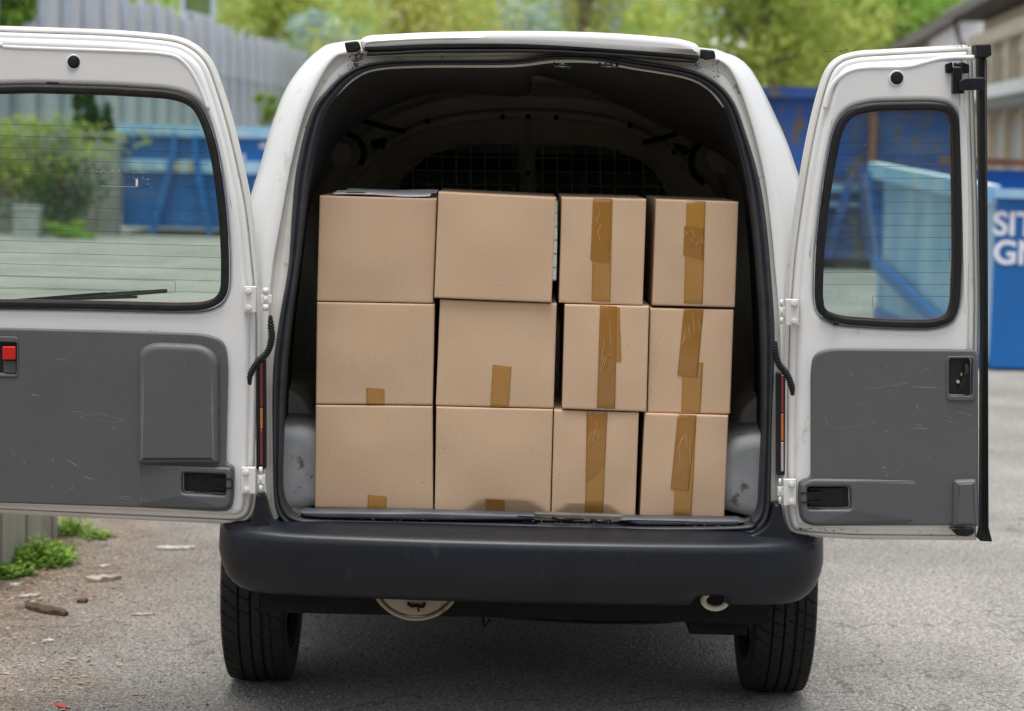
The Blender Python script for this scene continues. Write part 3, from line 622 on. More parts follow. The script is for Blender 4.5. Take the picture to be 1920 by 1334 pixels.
def text(s, x, y, z, size, parent, m_):
    c = bpy.data.curves.new('t', 'FONT'); c.body = s; c.size = size; c.extrude = .003; c.offset = .006; c.space_character = 1.0
    o = bpy.data.objects.new('t', c); COL.objects.link(o); bpy.context.view_layer.update()
    me = bpy.data.meshes.new_from_object(o.evaluated_get(bpy.context.evaluated_depsgraph_get())); bpy.data.objects.remove(o); bpy.data.curves.remove(c)
    for v in me.vertices: a, b_, cc = v.co; v.co = (x+a, y-cc, z+b_)
    me.materials.append(m_); me.name = 'lettering'; q = bpy.data.objects.new('lettering', me); COL.objects.link(q); q.parent = parent; return q
text('SIT', at(1862,440,D).x-x0, .014, at(1862,440,D).z, .218, e, M['letter']); text('GN', at(1862,494,D).x-x0, .014, at(1862,494,D).z, .218, e, M['letter'])
# building on the right
Af = Vector((8.28, 38.5-5, 0)); An = Vector((7.2, 26-5, 0)); t = (An-Af).normalized(); L = (An-Af).length; nn = Vector((t.y, -t.x, 0))   # nn points to the yard
if nn.x > 0: nn = -nn
e = empty('beige_building', 'beige building with pilasters and dark overhanging eaves on the far right', 'building', None, tuple(Af)); EZ = 3.78
def slab(mb, s0, s1, d0, d1, z0, z1):   # along facade s, outwards d
    vs = []
    for z in (z0, z1):
        for s_, d_ in ((s0,d0),(s1,d0),(s1,d1),(s0,d1)): vs.append(t*s_ + nn*d_ + Vector((0,0,z)))
    mb.add(vs, [(3,2,1,0),(4,5,6,7),(0,1,5,4),(1,2,6,5),(2,3,7,6),(3,0,4,7)])
q = MB(); slab(q, 0, L+6, -6, 0, 0, EZ); q.build('wall', M['beige'], e)
q = MB(); slab(q, -.15, L+6, -6.2, .55, EZ+.02, EZ+.22)
q.add([t*(-.15)+nn*.56+Vector((0,0,EZ+.22)), t*(L+6)+nn*.56+Vector((0,0,EZ+.22)), t*(L+6)-nn*6.2+Vector((0,0,EZ+2.8)), t*(-.15)-nn*6.2+Vector((0,0,EZ+2.8))], [(0,1,2,3)]); rf = q.build('roof', M['roofdark'], e)
q = MB(); q.tube([t*(-.25)+nn*.63+Vector((0,0,EZ+.12)), t*(L+6)+nn*.63+Vector((0,0,EZ+.12))], .09, 10); q.build('gutter', M['gutter'], rf)
q = MB(); q.tube([t*(-.1)+nn*.5+Vector((0,0,EZ+.05)), t*(-.02)+nn*.4+Vector((0,0,EZ-.35)), t*(.1)+nn*.12+Vector((0,0,EZ-.6)), t*(.1)+nn*.1], .05, 8); q.build('downpipe', M['gutter'], e)
s = .3; i = 0
while s < L+4:
    q = MB(); slab(q, s, s+.26, .003, .16, 0, EZ-.45); q.build('pilaster', M['beige'], e)
    q = MB(); slab(q, s+.36, s+1.76, .002, .03, 2.1, EZ-.75); wn = q.build('infill_panel', M['beige_dark'], e)
    q = MB(); slab(q, s+.5, s+1.6, .002, .05, 0, 2.0); q.build('lower_door', M['panelgrey'], e)
    s += 1.9; i += 1
q = MB(); slab(q, .3, L+4, .17, .3, EZ-.5, EZ-.3); q.build('lintel_band', M['beige'], e)
q = MB(); slab(q, 1.5, L+5, .1, .8, 2.27, 2.45); q.build('canopy', M['duct'], e); q = MB(); slab(q, 1.6, L+5, .15, .7, 2.14, 2.268); q.build('canopy_underside', M['gutter'], e)
# unseen hall added behind the camera to shade the low sky and darken reflections
h_ = empty('unseen_hall', 'unseen dark hall added behind the camera to shade the low sky', 'building', None, (0, -19, 0))
q = MB(); q.box((-26,-8,0),(28,0,6.0)); q.build('wall', M['added_hall'], h_)
q = MB(); q.box((-26.5,-8.5,6.003),(28.5,.5,6.3)); q.build('roof', M['roofdark'], h_)
for k in range(9):
    q = MB(); q.box((-24+k*5.8,.003,1.1),(-21.5+k*5.8,.05,3.2)); wv = q.build('window', M['roofdark'], h_)
# white house behind
a = at(1752, 84, 48); e = empty('white_house', 'white rendered house end with grey roof behind the beige building', 'house', None, (a.x, a.y, 0))
hx = at(1860,0,48).x-a.x; hz = at(1752,64,48).z; hz2 = at(1840,22,48).z
q = MB(); q.add([(-.1,0,0),(hx,0,0),(hx,0,hz2+.4),(.9,0,hz2),(-.1,0,hz-.1),(-.1,4,0),(hx,4,0),(hx,4,hz2+.4),(.9,4,hz2),(-.1,4,hz-.1)], [(0,1,2,3,4),(9,8,7,6,5),(0,4,9,5),(1,6,7,2)]); q.build('wall', M['whitewall'], e)
q = MB(); q.bar((-.5,-.15,hz-.3),(.95,-.15,hz2+.1),.3,.12); q.bar((-.5,2,hz-.3),(.95,2,hz2+.1),4.2,.10); q.build('roof', M['roofdark'], e)
a = at(1418, 128, 60); q = MB(); q.box((a.x-1, a.y, 0), (a.x+.75, a.y+3, a.z+.35)); q.add([(a.x-1.1,a.y-.1,a.z+.36),(a.x+.85,a.y-.1,a.z+.36),(a.x+.85,a.y+3,a.z+1),(a.x-1.1,a.y+3,a.z+1)],[(0,1,2,3)])
q.build('white_shed', M['whitewall'], label='small white shed among the trees right of the van roof corner', category='shed')
# ------------------------------------------------------------------ the van
van = empty('delivery_van', 'white delivery van seen from behind, both rear doors wide open on stacked boxes', 'van')
def wall_pts(keys, Y, n=5, closed=False): return crom([PB(k[0], k[1], Y) for k in keys], n, closed)
SO = [(980,999),(750,995),(600,991),(548,986),(524,968),(514,930),(512,850),(512,700),(524,600),(541,500),(548,400),(557,313),(582,215),(612,170),(650,136),(700,118),(800,113),(960,111),(1040,101),(1120,102),(1190,113),(1290,130),(1340,152),(1375,190),(1398,250),(1421,328),(1434,400),(1444,500),(1452,630),(1447,780),(1445,900),(1443,960),(1428,990),(1395,1002),(1200,1003)]
SI = [(980,981),(750,977),(600,973),(556,967),(538,950),(529,915),(530,840),(536,700),(546,600),(560,500),(572,400),(583,313),(604,222),(628,182),(662,146),(706,128),(802,122),(960,121),(1040,112),(1120,114),(1186,126),(1284,143),(1330,165),(1360,200),(1380,256),(1399,330),(1409,400),(1419,500),(1428,630),(1430,780),(1425,900),(1422,950),(1410,972),(1385,984),(1200,986)]
J = [(503,994),(500,930),(499,850),(500,700),(503,600),(511,500),(529,400),(545,313),(567,225),(592,165),(624,113),(660,101),(800,101),(960,97),(1040,96),(1120,98),(1190,103),(1290,112),(1347,114),(1378,148),(1408,230),(1431,320),(1443,400),(1453,500),(1463,630),(1464,780),(1464,900),(1464,950),(1456,1004)]
SS = [(424,996),(420,930),(418,850),(418,700),(424,600),(440,500),(464,400),(491,313),(517,225),(548,155),(598,99),(648,80),(800,70),(960,67),(1040,68),(1120,71),(1190,76),(1315,92),(1345,98),(1400,129),(1459,240),(1489,318),(1511,390),(1530,480),(1544,600),(1547,780),(1546,900),(1544,950),(1540,1004)]
YR = .035; CX0 = .0215
jr = wall_pts(J, YR); sr = wall_pts(SS, .26)
mid = []
for a, b_ in zip(jr, sr): m_ = a.lerp(b_, .62); m_.y = YR+.05+(a.y-YR); mid.append(m_)
mid2 = []
for a, b_ in zip(jr, sr): m_ = a.lerp(b_, .93); m_.y = YR+.12+(a.y-YR); mid2.append(m_)
q1 = [a.lerp(b_, .06)+Vector((0,-.006,0)) for a, b_ in zip(jr, mid)]
body = MB()
rows = [jr, q1, [a.lerp(b_, .5)+Vector((0,-.006,0)) for a, b_ in zip(q1, mid)], mid, mid2, sr]
top = max(p.z for p in sr)
for yy, ks, kz in ((.7,1.0,1.0),(1.6,1.0,1.0),(2.5,1.0,1.0),(2.9,.97,.985)):
    rows.append([Vector((.0215+(p.x-.0215)*ks, yy, p.z*kz if p.z > .75 else p.z)) for p in sr])
body.grid(rows)
body.build('body', M['white'], van)
mb = MB(); bn = []
for yy, hw, zt2 in ((2.92,.74,.93),(3.2,.74,.90),(3.7,.72,.80),(3.85,.68,.70),(3.9,.6,.5)):
    bn.append([Vector((CX0-hw, yy, .25)), Vector((CX0-hw, yy, zt2-.1)), Vector((CX0-hw+.12, yy, zt2-.02)), Vector((CX0, yy, zt2)), Vector((CX0+hw-.12, yy, zt2-.02)), Vector((CX0+hw, yy, zt2-.1)), Vector((CX0+hw, yy, .25))])
mb.grid(bn); mb.build('bonnet', M['white'], van)
for sx in (-1, 1):
    mb = MB(); x0, x1 = sorted((CX0+sx*.70, CX0+sx*.735)); mb.box((x0,.98,.24),(x1,2.95,.60)); mb.build('side_sill', M['white'], van)
# jamb between the outer skin and the seal
so_ = wall_pts(SO[4:33], YR+.012)
jb = MB(); jb.grid([jr, [a.lerp(b_, .12)+Vector((0,.012,0)) for a, b_ in zip(jr, so_)], [a.lerp(b_, .45)+Vector((0,.009,0)) for a, b_ in zip(jr, so_)], [a.lerp(b_, .5)+Vector((0,.004,0)) for a, b_ in zip(jr, so_)], [v_ for v_ in so_]])
jb.build('door_jamb', M['cream'], van)
# seal: dark rubber band swept round the whole opening
a_ = wall_pts(SO, YR+.01, 5, True); b_ = wall_pts(SI, YR+.02, 5, True); sl = MB(); rws = []
for f, d in ((-.02,.006),(0,-.006),(.12,-.018),(.3,-.024),(.42,-.018),(.5,-.010),(.58,-.018),(.78,-.024),(.95,-.014),(1,.0),(1.02,.03)): rws.append([p.lerp(q, f)+Vector((0,d,0)) for p, q in zip(a_, b_)])
n_ = len(a_); rws = [r+[r[0]] for r in rws]; sl.grid(rws); sl.build('door_seal', M['rubber_dusty'], van)
# thin cream inner lip seen inside the seal at the top
lip = MB(); lk = [(628,184),(664,150),(708,132),(802,127),(960,126),(1036,118),(1118,119),(1184,130),(1282,147),(1328,169),(1357,202)]
pa = crom([PB(x, y-5, YR+.05) for x, y in lk], 5); pb = crom([PB(x, y, YR+.05) for x, y in lk], 5); lip.grid([pa, pb, [p+Vector((0,.02,0)) for p in pb]]); lip.build('inner_lip', M['cream'], van)
pl = Plane(YR+.03)
for cx in (1055, 1141):
    mb = MB()
    mb.tube([pl.pt(cx-16,119,.02), pl.pt(cx-14,126,-.01), pl.pt(cx+14,128,-.01), pl.pt(cx+17,121,.02)], .0035, 8); mb.tube([pl.pt(cx-8,122,-.005), pl.pt(cx+8,123,-.005)], .005, 8)
    mb.build('striker', M['metal_black'], van)
# roof edge panel
mb = MB(); pr = Plane(.052)
plate(mb, [pr.L([(678,92,4),(673,74,10),(690,66,12),(800,60,60),(990,57,80),(1150,61,80),(1275,72,20),(1308,82,12),(1315,96,4),(1313,107,2),(1200,99,20),(990,85,60),(800,84,60)])], pr.m, 0, .5, .016, 4)
mb.build('roof', M['white'], van)
def pxtube(mb, pts, Y, r, seg=8, n=5): mb.tube(crom([PB(x, y, Y) for x, y in pts], n), r, seg)
mb = MB()
pxtube(mb, [(684,92),(740,91),(800,88),(900,86),(990,87),(1100,91),(1200,99),(1260,104),(1309,110)], .016, .0062)
pxtube(mb, [(688,102),(740,100),(800,97),(900,96),(990,96),(1060,98),(1090,100),(1150,103),(1305,116)], .014, .0044)
pxtube(mb, [(690,97),(800,93),(990,92),(1200,104),(1305,113)], .026, .007)
mb.build('roof_seal', M['rubber'], van)
pn = Plane(.068)
simple(pn, [(645,80,5),(671,77,4),(676,90,4),(668,97,4),(650,99,5)], 0, .03, .004, 'gutter_cap', M['rubber'], van)
simple(pn, [(1312,92,4),(1340,95,5),(1343,110,5),(1322,113,4),(1313,106,3)], 0, .03, .004, 'gutter_cap', M['rubber'], van)
def specks(name, mats, poly, Y, n, s, parent, seed=1, plane=None, up=False):
    rnd = random.Random(seed); mb = MB(); (x0,y0),(x1,y1) = poly
    for i in range(n):
        t = rnd.random(); w_ = rnd.gauss(0, .35); cx = x0+(x1-x0)*t; cy = y0+(y1-y0)*t
        dx, dy = (y1-y0), -(x1-x0); L = math.hypot(dx, dy) or 1
        cx += dx/L*w_*12; cy += dy/L*w_*12; p = PB(cx, cy, Y) if plane is None else plane.pt(cx, cy)
        r = s*rnd.uniform(.4,1.3); k = rnd.randint(4,6); a0 = rnd.uniform(0,6)
        vs = [p+Vector((math.cos(a0+6.283*j/k)*r*rnd.uniform(.6,1.2), -.001*0, math.sin(a0+6.283*j/k)*r*rnd.uniform(.6,1.2))) for j in range(k)] + [p+Vector((0,-r*.6,0))]
        mb.add(vs, [(j, (j+1) % k, k) for j in range(k)])
    return mb.build(name, mats, parent)
specks('moss', M['moss'], ((672,97),(664,132)), YR-.002, 90, .0022, van, 1)
specks('moss', M['moss'], ((600,180),(572,240)), YR+.002, 45, .0013, van, 2)
specks('moss', M['moss'], ((1304,112),(1312,130)), YR-.002, 45, .0018, van, 3)
specks('moss', M['moss'], ((1340,112),(1346,146)), YR-.002, 35, .0016, van, 4)
specks('rust_spot', M['rust'], ((780,77),(784,78)), .072, 6, .0028, van, 5); specks('rust_spot', M['under'], ((725,75),(728,80)), .072, 3, .002, van, 6)
# interior
def ring(keys, Y): return crom([P(x, y, Y) for x, y in keys], 5)
si_ = wall_pts(SI[4:33], YR+.05)
HK = [(545,950),(540,915),(540,840),(545,700),(553,600),(565,500),(577,400),(600,335),(618,290),(645,255),(695,218),(760,190),(840,174),(985,180),(1000,142),(1090,166),(1150,190),(1220,226),(1290,260),(1345,286),(1378,315),(1392,350),(1400,420),(1407,500),(1414,630),(1416,780),(1412,900),(1410,950),(1402,972)]
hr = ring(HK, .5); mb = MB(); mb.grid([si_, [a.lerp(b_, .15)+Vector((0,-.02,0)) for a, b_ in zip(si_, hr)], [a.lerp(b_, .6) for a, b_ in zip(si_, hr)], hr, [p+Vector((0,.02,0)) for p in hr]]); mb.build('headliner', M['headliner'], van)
CXV = .03
def arch_ring(Y, hw, zt, zb, r):   # plain rounded cargo section in world coordinates
    pts = []
    for i in range(11): pts.append(Vector((CXV-hw, Y, zb+(zt-r-zb)*i/10)))
    for i in range(1, 13): a = math.pi/2*i/12; pts.append(Vector((CXV-hw+r*(1-math.cos(a)), Y, zt-r*.75+r*.75*math.sin(a)-.0)) )
    m = [Vector((2*CXV-p.x, p.y, p.z)) for p in reversed(pts)]
    return pts+m
ZF = P(980, 964, .12).z-.003
mb = MB(); mb.grid([arch_ring(.51, .655, 1.62, ZF-.02, .5), arch_ring(1.0, .65, 1.62, ZF-.02, .5), arch_ring(1.62, .635, 1.585, ZF-.02, .52)]); mb.build('cargo_lining', M['cargo'], van)
# pressed ribs and oval recesses on the lining
pb_ = Plane(1.30)
for pts, r in (([(668,222),(720,238),(760,247)],.008),([(652,250),(672,262),(682,285),(676,310)],.009),([(1272,250),(1232,262),(1205,268)],.008),([(1322,262),(1300,285),(1298,320),(1320,345)],.009)):
    mb = MB(); mb.tube(crom([pb_.pt(*x) for x in pts], 5), r, 8); mb.build('lining_rib', M['headliner'], van)
for pts in ([(628,268),(655,268),(660,290),(652,315),(625,312),(618,290)], [(1330,280),(1360,290),(1368,312),(1362,330),(1335,325),(1322,300)]):
    simple(Plane(1.27), [(x, y, 12) for x, y in pts], 0, .03, .008, 'lining_recess', M['bulk'], van)
simple(Plane(1.25), [(695,262,7),(728,258,6),(724,268,6),(708,282,7),(696,276,6)], 0, .03, .004, 'lining_hole', M['under'], van)
simple(Plane(1.25), [(1262,268,7),(1285,272,6),(1296,284,6),(1288,292,6),(1268,282,6)], 0, .03, .004, 'lining_hole', M['under'], van)
# bulkhead with two meshed windows
pk = Plane(1.58); mb = MB()
OUT = [(612,975,4),(612,470,60),(640,372,30),(700,292,40),(790,238,50),(900,216,60),(1010,212,60),(1130,224,60),(1215,256,50),(1290,312,40),(1345,385,40),(1362,480,60),(1362,985,4)]
H1 = [(715,600,4),(718,410,30),(745,345,30),(790,298,30),(840,277,30),(900,271,20),(976,271,8),(976,600,4)]; H2 = [(1003,600,4),(1003,272,8),(1110,274,20),(1165,282,30),(1215,308,30),(1245,345,30),(1268,410,30),(1272,600,4)]
plate(mb, [pk.L(OUT), pk.L(H1), pk.L(H2)], pk.m, 0, .025, .006); bk = mb.build('bulkhead', M['bulk'], van)
mb = MB(); plate(mb, [[Vector((p[0], p[1])) for p in ((-.66,ZF-.03),(.72,ZF-.03),(.72,1.64),(-.66,1.64))], inset(pk.L(OUT), .006)], pk.m, .032, .02, .002); mb.build('bulkhead_surround', M['cargo'], van)
mb = MB(); mb.tube(crom([pk.pt(x[0], x[1]+3, -.02) for x in OUT[1:-1]], 6), .014, 8); mb.tube([pk.pt(990,212,-.012), pk.pt(992,620,-.012)], .009, 8); mb.build('bulkhead_frame', M['bulk'], bk)
for x, y in ((802,228),(943,220),(990,219),(1043,221),(1180,236),(990,325),(720,275),(1262,285)):
    mb = MB(); mb.cyl(pk.pt(x, y, -.03), (0,-1,0), .008, .012, 10); mb.build('bolt', M['under'], bk)
mb = MB(); 
for k in range(-11, 12):
    x = 990+k*27
    if 705 < x < 1285: mb.tube([pk.pt(x, 262+max(0,abs(x-990)-120)*.36, -.004), pk.pt(x+3, 604, -.004)], .0017, 5)
for k in range(13): y = 295+k*25.6; mb.tube([pk.pt(705+max(0,345-y)*1.1, y-2, -.006), pk.pt(1283-max(0,345-y)*1.1, y+5, -.006)], .0017, 5)
mb.build('wire_mesh', M['bulk'], bk)
# cab: windscreen, visors, seats, dashboard
ps = Plane(2.88); zt = 1.50; zm = 1.235; zb = .93
def Q(x0, z0, x1, z1): return [Vector((x0,z0)), Vector((x1,z0)), Vector((x1,z1)), Vector((x0,z1))]
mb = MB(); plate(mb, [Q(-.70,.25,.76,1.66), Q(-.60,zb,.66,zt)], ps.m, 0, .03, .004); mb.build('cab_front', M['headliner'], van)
mb = MB(); plate(mb, [Q(-.6,zb,.66,zm)], ps.m, .01, .006, 0); mb.build('windscreen', M['screen'], van)
mb = MB(); plate(mb, [Q(-.6,zm,.66,zt)], ps.m, .01, .006, 0); mb.build('windscreen', M['screen_top'], van, label='tinted upper part of the windscreen')
mb = MB(); mb.box((-.55,2.75,1.335),(.0,2.77,1.405)); mb.box((.06,2.75,1.335),(.61,2.77,1.405)); mb.build('sun_visor', M['under'], van)
mb = MB(); mb.box((-.6,2.55,.62),(.66,2.86,.88)); mb.build('dashboard', M['headliner'], van)
for sx in (-.36, .42):
    mb = MB(); pts = [Plane(0).m(0,0,0)]; lp = rpath([(sx-.23,.35,.04),(sx+.23,.35,.04),(sx+.21,1.12,.1),(sx-.21,1.12,.1)]); plate(mb, [lp], Plane(1.78).m, 0, .12, .03); st = mb.build('seat', M['seat'], van)
    mb = MB(); plate(mb, [rpath([(sx-.12,1.15,.05),(sx+.12,1.15,.05),(sx+.11,1.31,.06),(sx-.11,1.31,.06)])], Plane(1.8).m, 0, .08, .025); mb.build('headrest', M['seat'], st)
# load floor with ribs
mb = MB(); rows = [[], []]
for i in range(241):
    x = CXV-.62+1.24*i/240; z = ZF-.001-(.0035 if (i//3) % 2 else 0); rows[0].append(Vector((x, .07, z))); rows[1].append(Vector((x, 1.58, z)))
mb.grid(rows, smooth=False); mb.box((CXV-.62,.0701,ZF-.05),(CXV+.62,1.58,ZF-.006)); mb.build('load_floor', M['floor_m'], van)
# wheel arches
for sx, us in ((-1, [(500,975,0),(500,800,0),(560,800,30),(596,812,30),(612,870,30),(612,946,0)]), (1, [(1460,985,0),(1460,816,0),(1400,818,30),(1368,830,30),(1350,880,30),(1350,958,0)])):
    pw = Plane(.16); mb = MB(); plate(mb, [pw.L(us)], pw.m, 0, .8, .03, 6); mb.build('wheel_arch', M['arch'], van)
    pw = Plane(.42); us2 = [(500,830,0),(500,730,0),(545,728,30),(580,760,30),(590,830,0)] if sx < 0 else [(1460,840,0),(1460,736,0),(1420,740,30),(1388,772,30),(1378,840,0)]
    mb = MB(); plate(mb, [pw.L(us2)], pw.m, 0, .5, .016, 5); mb.build('arch_cover', M['cargo'], van)
# sill strips under the boxes
mb = MB(); psl = Plane(.045)
plate(mb, [psl.L([(560,959,4),(800,961,2),(1002,967,2),(1010,977,2),(800,976,3),(600,972,4),(568,969,4)])], psl.m, 0, .05, .006)
plate(mb, [psl.L([(1160,977,2),(1168,972,2),(1385,975,3),(1398,980,3),(1380,986,4),(1200,986,2)])], psl.m, 0, .05, .006)
mb.build('scuff_strip', M['strip'], van)
mb = MB(); plate(mb, [psl.L([(1002,965,2),(1170,970,2),(1160,982,2),(1010,979,2)])], psl.m, .016, .03, .002); mb.build('sill_plate', M['floor_m'], van)
mb = MB(); mb.tube([psl.pt(1035,971,-.002), psl.pt(1052,973,-.008), psl.pt(1075,975,-.002)], .004, 8); mb.tube([psl.pt(1108,975,-.002), psl.pt(1125,977,-.008), psl.pt(1145,977,-.002)], .004, 8); mb.tube([psl.pt(970,968,-.004), psl.pt(1095,974,-.002)], .002, 6); mb.build('latch_striker', M['metal_black'], van)
mb = MB(); rnd = random.Random(3)
for i in range(44):
    cx = rnd.choice([rnd.gauss(1030,20), rnd.gauss(1110,30), rnd.gauss(1330,40), rnd.gauss(560,8), rnd.gauss(880,150)]); cy = 977+ (cx-1000)*.022 + rnd.uniform(-3,4)
    p = psl.pt(cx, cy, -.012); d = Vector((rnd.gauss(0,1), rnd.gauss(0,.4), rnd.gauss(0,.4))).normalized()*rnd.uniform(.001,.005); mb.tube([p-d, p+d], .0004, 4)
mb.build('straw_debris', M['straw'], van)
# ------------------------------------------------------------------ bumper
cxb = .033
plan = crom([Vector((-.725,.60,0)),Vector((-.738,.45,0)),Vector((-.742,.28,0)),Vector((-.736,.14,0)),Vector((-.715,.03,0)),Vector((-.64,-.035,0)),Vector((-.5,-.07,0)),Vector((-.25,-.09,0)),Vector((0,-.095,0)),Vector((.25,-.09,0)),Vector((.5,-.07,0)),Vector((.64,-.035,0)),Vector((.715,.03,0)),Vector((.736,.14,0)),Vector((.742,.28,0)),Vector((.738,.45,0)),Vector((.725,.6,0))], 12)
zz = lambda v: P(980, v, -.07).z
prof = [(zz(1001),.13),(zz(1002),.075),(zz(1004),.055),(zz(1012),.022),(zz(1016),.012),(zz(1020),.0065),(zz(1030),.0035),(zz(1045),.001),(zz(1065),0),(zz(1085),.003),(zz(1102),.010),(zz(1116),.019),(zz(1127),.029),(zz(1134),.042),(zz(1137),.10)]
zlo = zz(1111); xn0 = P(1309,1120,-.06).x; xn1 = P(1374,1120,-.06).x
extra = []
for i in range(len(plan)-1):
    extra.append(plan[i])
    for xx in (xn0, xn0+.004, xn1-.004, xn1):
        if plan[i].x < xx < plan[i+1].x and plan[i].y < .2: extra.append(plan[i].lerp(plan[i+1], (xx-plan[i].x)/(plan[i+1].x-plan[i].x)))
extra.append(plan[-1]); extra.sort(key=lambda p: 0) ; plan = extra
rows = []
for i, p in enumerate(plan):
    a = plan[max(0,i-1)]; b_ = plan[min(len(plan)-1,i+1)]; t = (b_-a).normalized(); nn_ = Vector((-t.y, t.x, 0))
    if i == 0: nn_ = Vector((1,0,0))
    r = []; side = min(1, max(0, (abs(p.x)-.55)/.2))
    for z, o in prof:
        if z < zlo-.001 and xn0+.002 < p.x+cxb < xn1-.002: z = zlo; o = max(o, .012)
        q = p + nn_*(o*(1+.7*side) if z < zz(1060) else o*(1-.75*side)); r.append(Vector((q.x+cxb, q.y, z - .010*side*(z < zz(1090)))))
    rows.append(r)
bm_ = MB(); bm_.grid(rows)
pz = Plane(-.01)
plate(bm_, [pz.L([(430,1018,0),(462,1006,24),(476,965,20),(480,928,4),(494,927,4),(500,955,20),(507,984,20),(545,997,14),(620,1001,0),(620,1016,0)])], pz.m, 0, .09, .006)
plate(bm_, [pz.L([(1330,1022,0),(1330,1007,0),(1412,1005,14),(1444,985,24),(1452,946,4),(1466,947,4),(1472,988,24),(1492,1014,20),(1530,1022,0),(1530,1032,0)])], pz.m, 0, .09, .006)
bp_ = bm_.build('bumper', M['bumper'], van)
# dark gap and cream strip under the seal
pg = Plane(.02); simple(pg, [(505,985,4),(560,992,4),(980,1000,4),(1400,1002,4),(1455,990,4),(1455,1012,2),(505,1006,2)], 0, .03, .002, 'sill_gap_filler', M['under'], van)
# tow eye
mb = MB(); pe = Plane(.02); c = pe.pt(1341, 1126); rr = .0245
mb.tube([c+Vector((math.sin(a)*rr*1.15, 0, -math.cos(a)*rr*.8)) for a in [R(-140+280*i/16) for i in range(17)]], .0072, 8); mb.tube([pe.pt(1326,1111), pe.pt(1328,1098,.05)], .006, 8); mb.tube([pe.pt(1356,1111), pe.pt(1354,1098,.05)], .006, 8)
mb.build('tow_eye', M['eye'], van)
# tail lamp slivers
pt_ = Plane(.016)
for (x0, x1, lab, segs) in ((488,493,0,[(676,765,'red_lens'),(765,805,'orange_lens'),(805,873,'red_lens')]), (1464,1469,1,[(702,775,'red_lens'),(775,828,'orange_lens'),(828,885,'clear_lens')])):
    mb = MB(); plate(mb, [pt_.quad(x0-8, 674, x1+5 if not lab else x1, 880, 3)] if not lab else [pt_.quad(x0-7, 700, x1+4, 892, 3)], pt_.m, .002, .05, .002); tl = mb.build('tail_lamp', M['bumper'], van)
    for a, b_, mm in segs:
        mb = MB(); plate(mb, [pt_.quad(x0, a+1, x1, b_-1, 1)], pt_.m, -.004, .006, .002); mb.build('lens', M[mm], tl)
# ------------------------------------------------------------------ wheels
def wheel(cx, cy, w_, r, face=1):
    e = bpy.data.objects.new('wheel', None); COL.objects.link(e); e.parent = van; e.location = (cx, cy, r)
    NT = 432; hw = w_/2
    pr = [(-hw*.7,r*.66),(-hw*.93,r*.71),(-hw,r*.80),(-hw,r*.89),(-hw*.985,r*.935),(-hw*.95,r*.968)]
    tr = []; K = 44
    for k in range(K+1): f = -1+2*k/K; tr.append((hw*.9*f, r*(1-.014*f*f*abs(f))))
    prof_ = pr+tr+[(-a, b_) for a, b_ in reversed(pr)]
    rows = []; gr = (-.44, -.06, .34, .62)
    for i in range(NT):
        th = 2*math.pi*i/NT; row = []
        for x, rr in prof_:
            f = x/(hw*.9); q = rr
            if abs(f) <= 1.001:
                if min(abs(f-g_) for g_ in gr[:3]) < .026: q -= .008
                elif abs(f-gr[3]) < .02: q -= .004
                else:
                    ph = i/9.0 + (f*1.0 if f > 0 else -1.1*f*f + .5)
                    wd_ = .12 if abs(f) > .4 else .09
                    if (ph % 1.0) < wd_ and not (-.06 < f < .34 and (i//9) % 2): q -= .004
            row.append(Vector((x, q*math.sin(th), q*math.cos(th))))
        rows.append(row)
    rows.append(rows[0]); mb = MB(); mb.grid(rows, smooth=False); mb.build('tyre', M['tyre'], e)
    mb = MB(); mb.cyl((-hw*.6,0,0),(1,0,0), r*.665, hw*1.2, 40); mb.build('rim', M['rim'], e)
    return e
c1 = P(486,1270,.5); c2 = P(1458,1288,.5); RT = .29
for px0, px1 in ((415,538),(1406,1527)):
    a = P(px0+1, 1200, .40); b_ = P(px1-1, 1200, .40); wheel((a.x+b_.x)/2, .62, b_.x-a.x, RT)
wheel(-.66, 3.3, .175, RT); wheel(.70, 3.3, .175, RT)
# ------------------------------------------------------------------ underbody
mb = MB(); zu = P(700, 1160, .3).z
mb.box((-.60,.12,zu+.05),(.64,3.9,zu+.3)); mb.box((P(557,0+1160,.4).x,.35,zu),(P(905,1160,.4).x,1.1,zu+.1)); 
x_ = P(1288,1170,.3).x; mb.box((x_,.22,P(1300,1176,.3).z),(P(1395,1170,.3).x,.5,zu+.1)); mb.cyl((-.55,.62,.29),(1,0,0),.035,1.15,12)
mb.box((-.73,.95,zu+.04),(.77,3.85,zu+.2))
mb.tube(crom([P(870,1135,.2), P(905,1150,.2), P(980,1160,.22), P(1150,1168,.22), P(1285,1160,.22), P(1290,1140,.2)], 5), .004, 6); mb.tube([P(902,1140,.2), P(908,1176,.2), P(918,1162,.2)], .003, 6)
mb.build('underbody', M['under'], van)
mb = MB(); c = P(1180, 1118, .2); c = Vector((c.x, .52, P(1180,1168,.3).z+.075)); n_ = 96; rws = []
for i in range(n_+1):
    a = 2*math.pi*i/n_; row = []
    for k, (rr, z) in enumerate([(.17,-.06),(.24,-.075),(.272,-.055),(.285,-.04),(.288,-.02),(.288,.02),(.285,.04),(.272,.055),(.24,.075)]):
        q = rr - (.006 if (i % 4 == 0 and 2 < k < 6) or k == 4 and False else 0); row.append(c+Vector((q*math.cos(a), q*math.sin(a), z)))
    rws.append(row)
mb.grid(rws, smooth=False); mb.build('spare_tyre', M['tyre'], van)
pu = Plane(.12); c = P(780, 1077, .12); rx = (P(866,1077,.12)-c).x; mb = MB()
mb.cyl(c, (0,1,0), rx, .34, 48); mb.cyl(c+Vector((0,-.006,0)), (0,1,0), rx*.9, .01, 48); mb.tube([c+Vector((math.cos(2*math.pi*k/48)*rx, 0, math.sin(2*math.pi*k/48)*rx)) for k in range(48)], .0045, 8, closed=True)
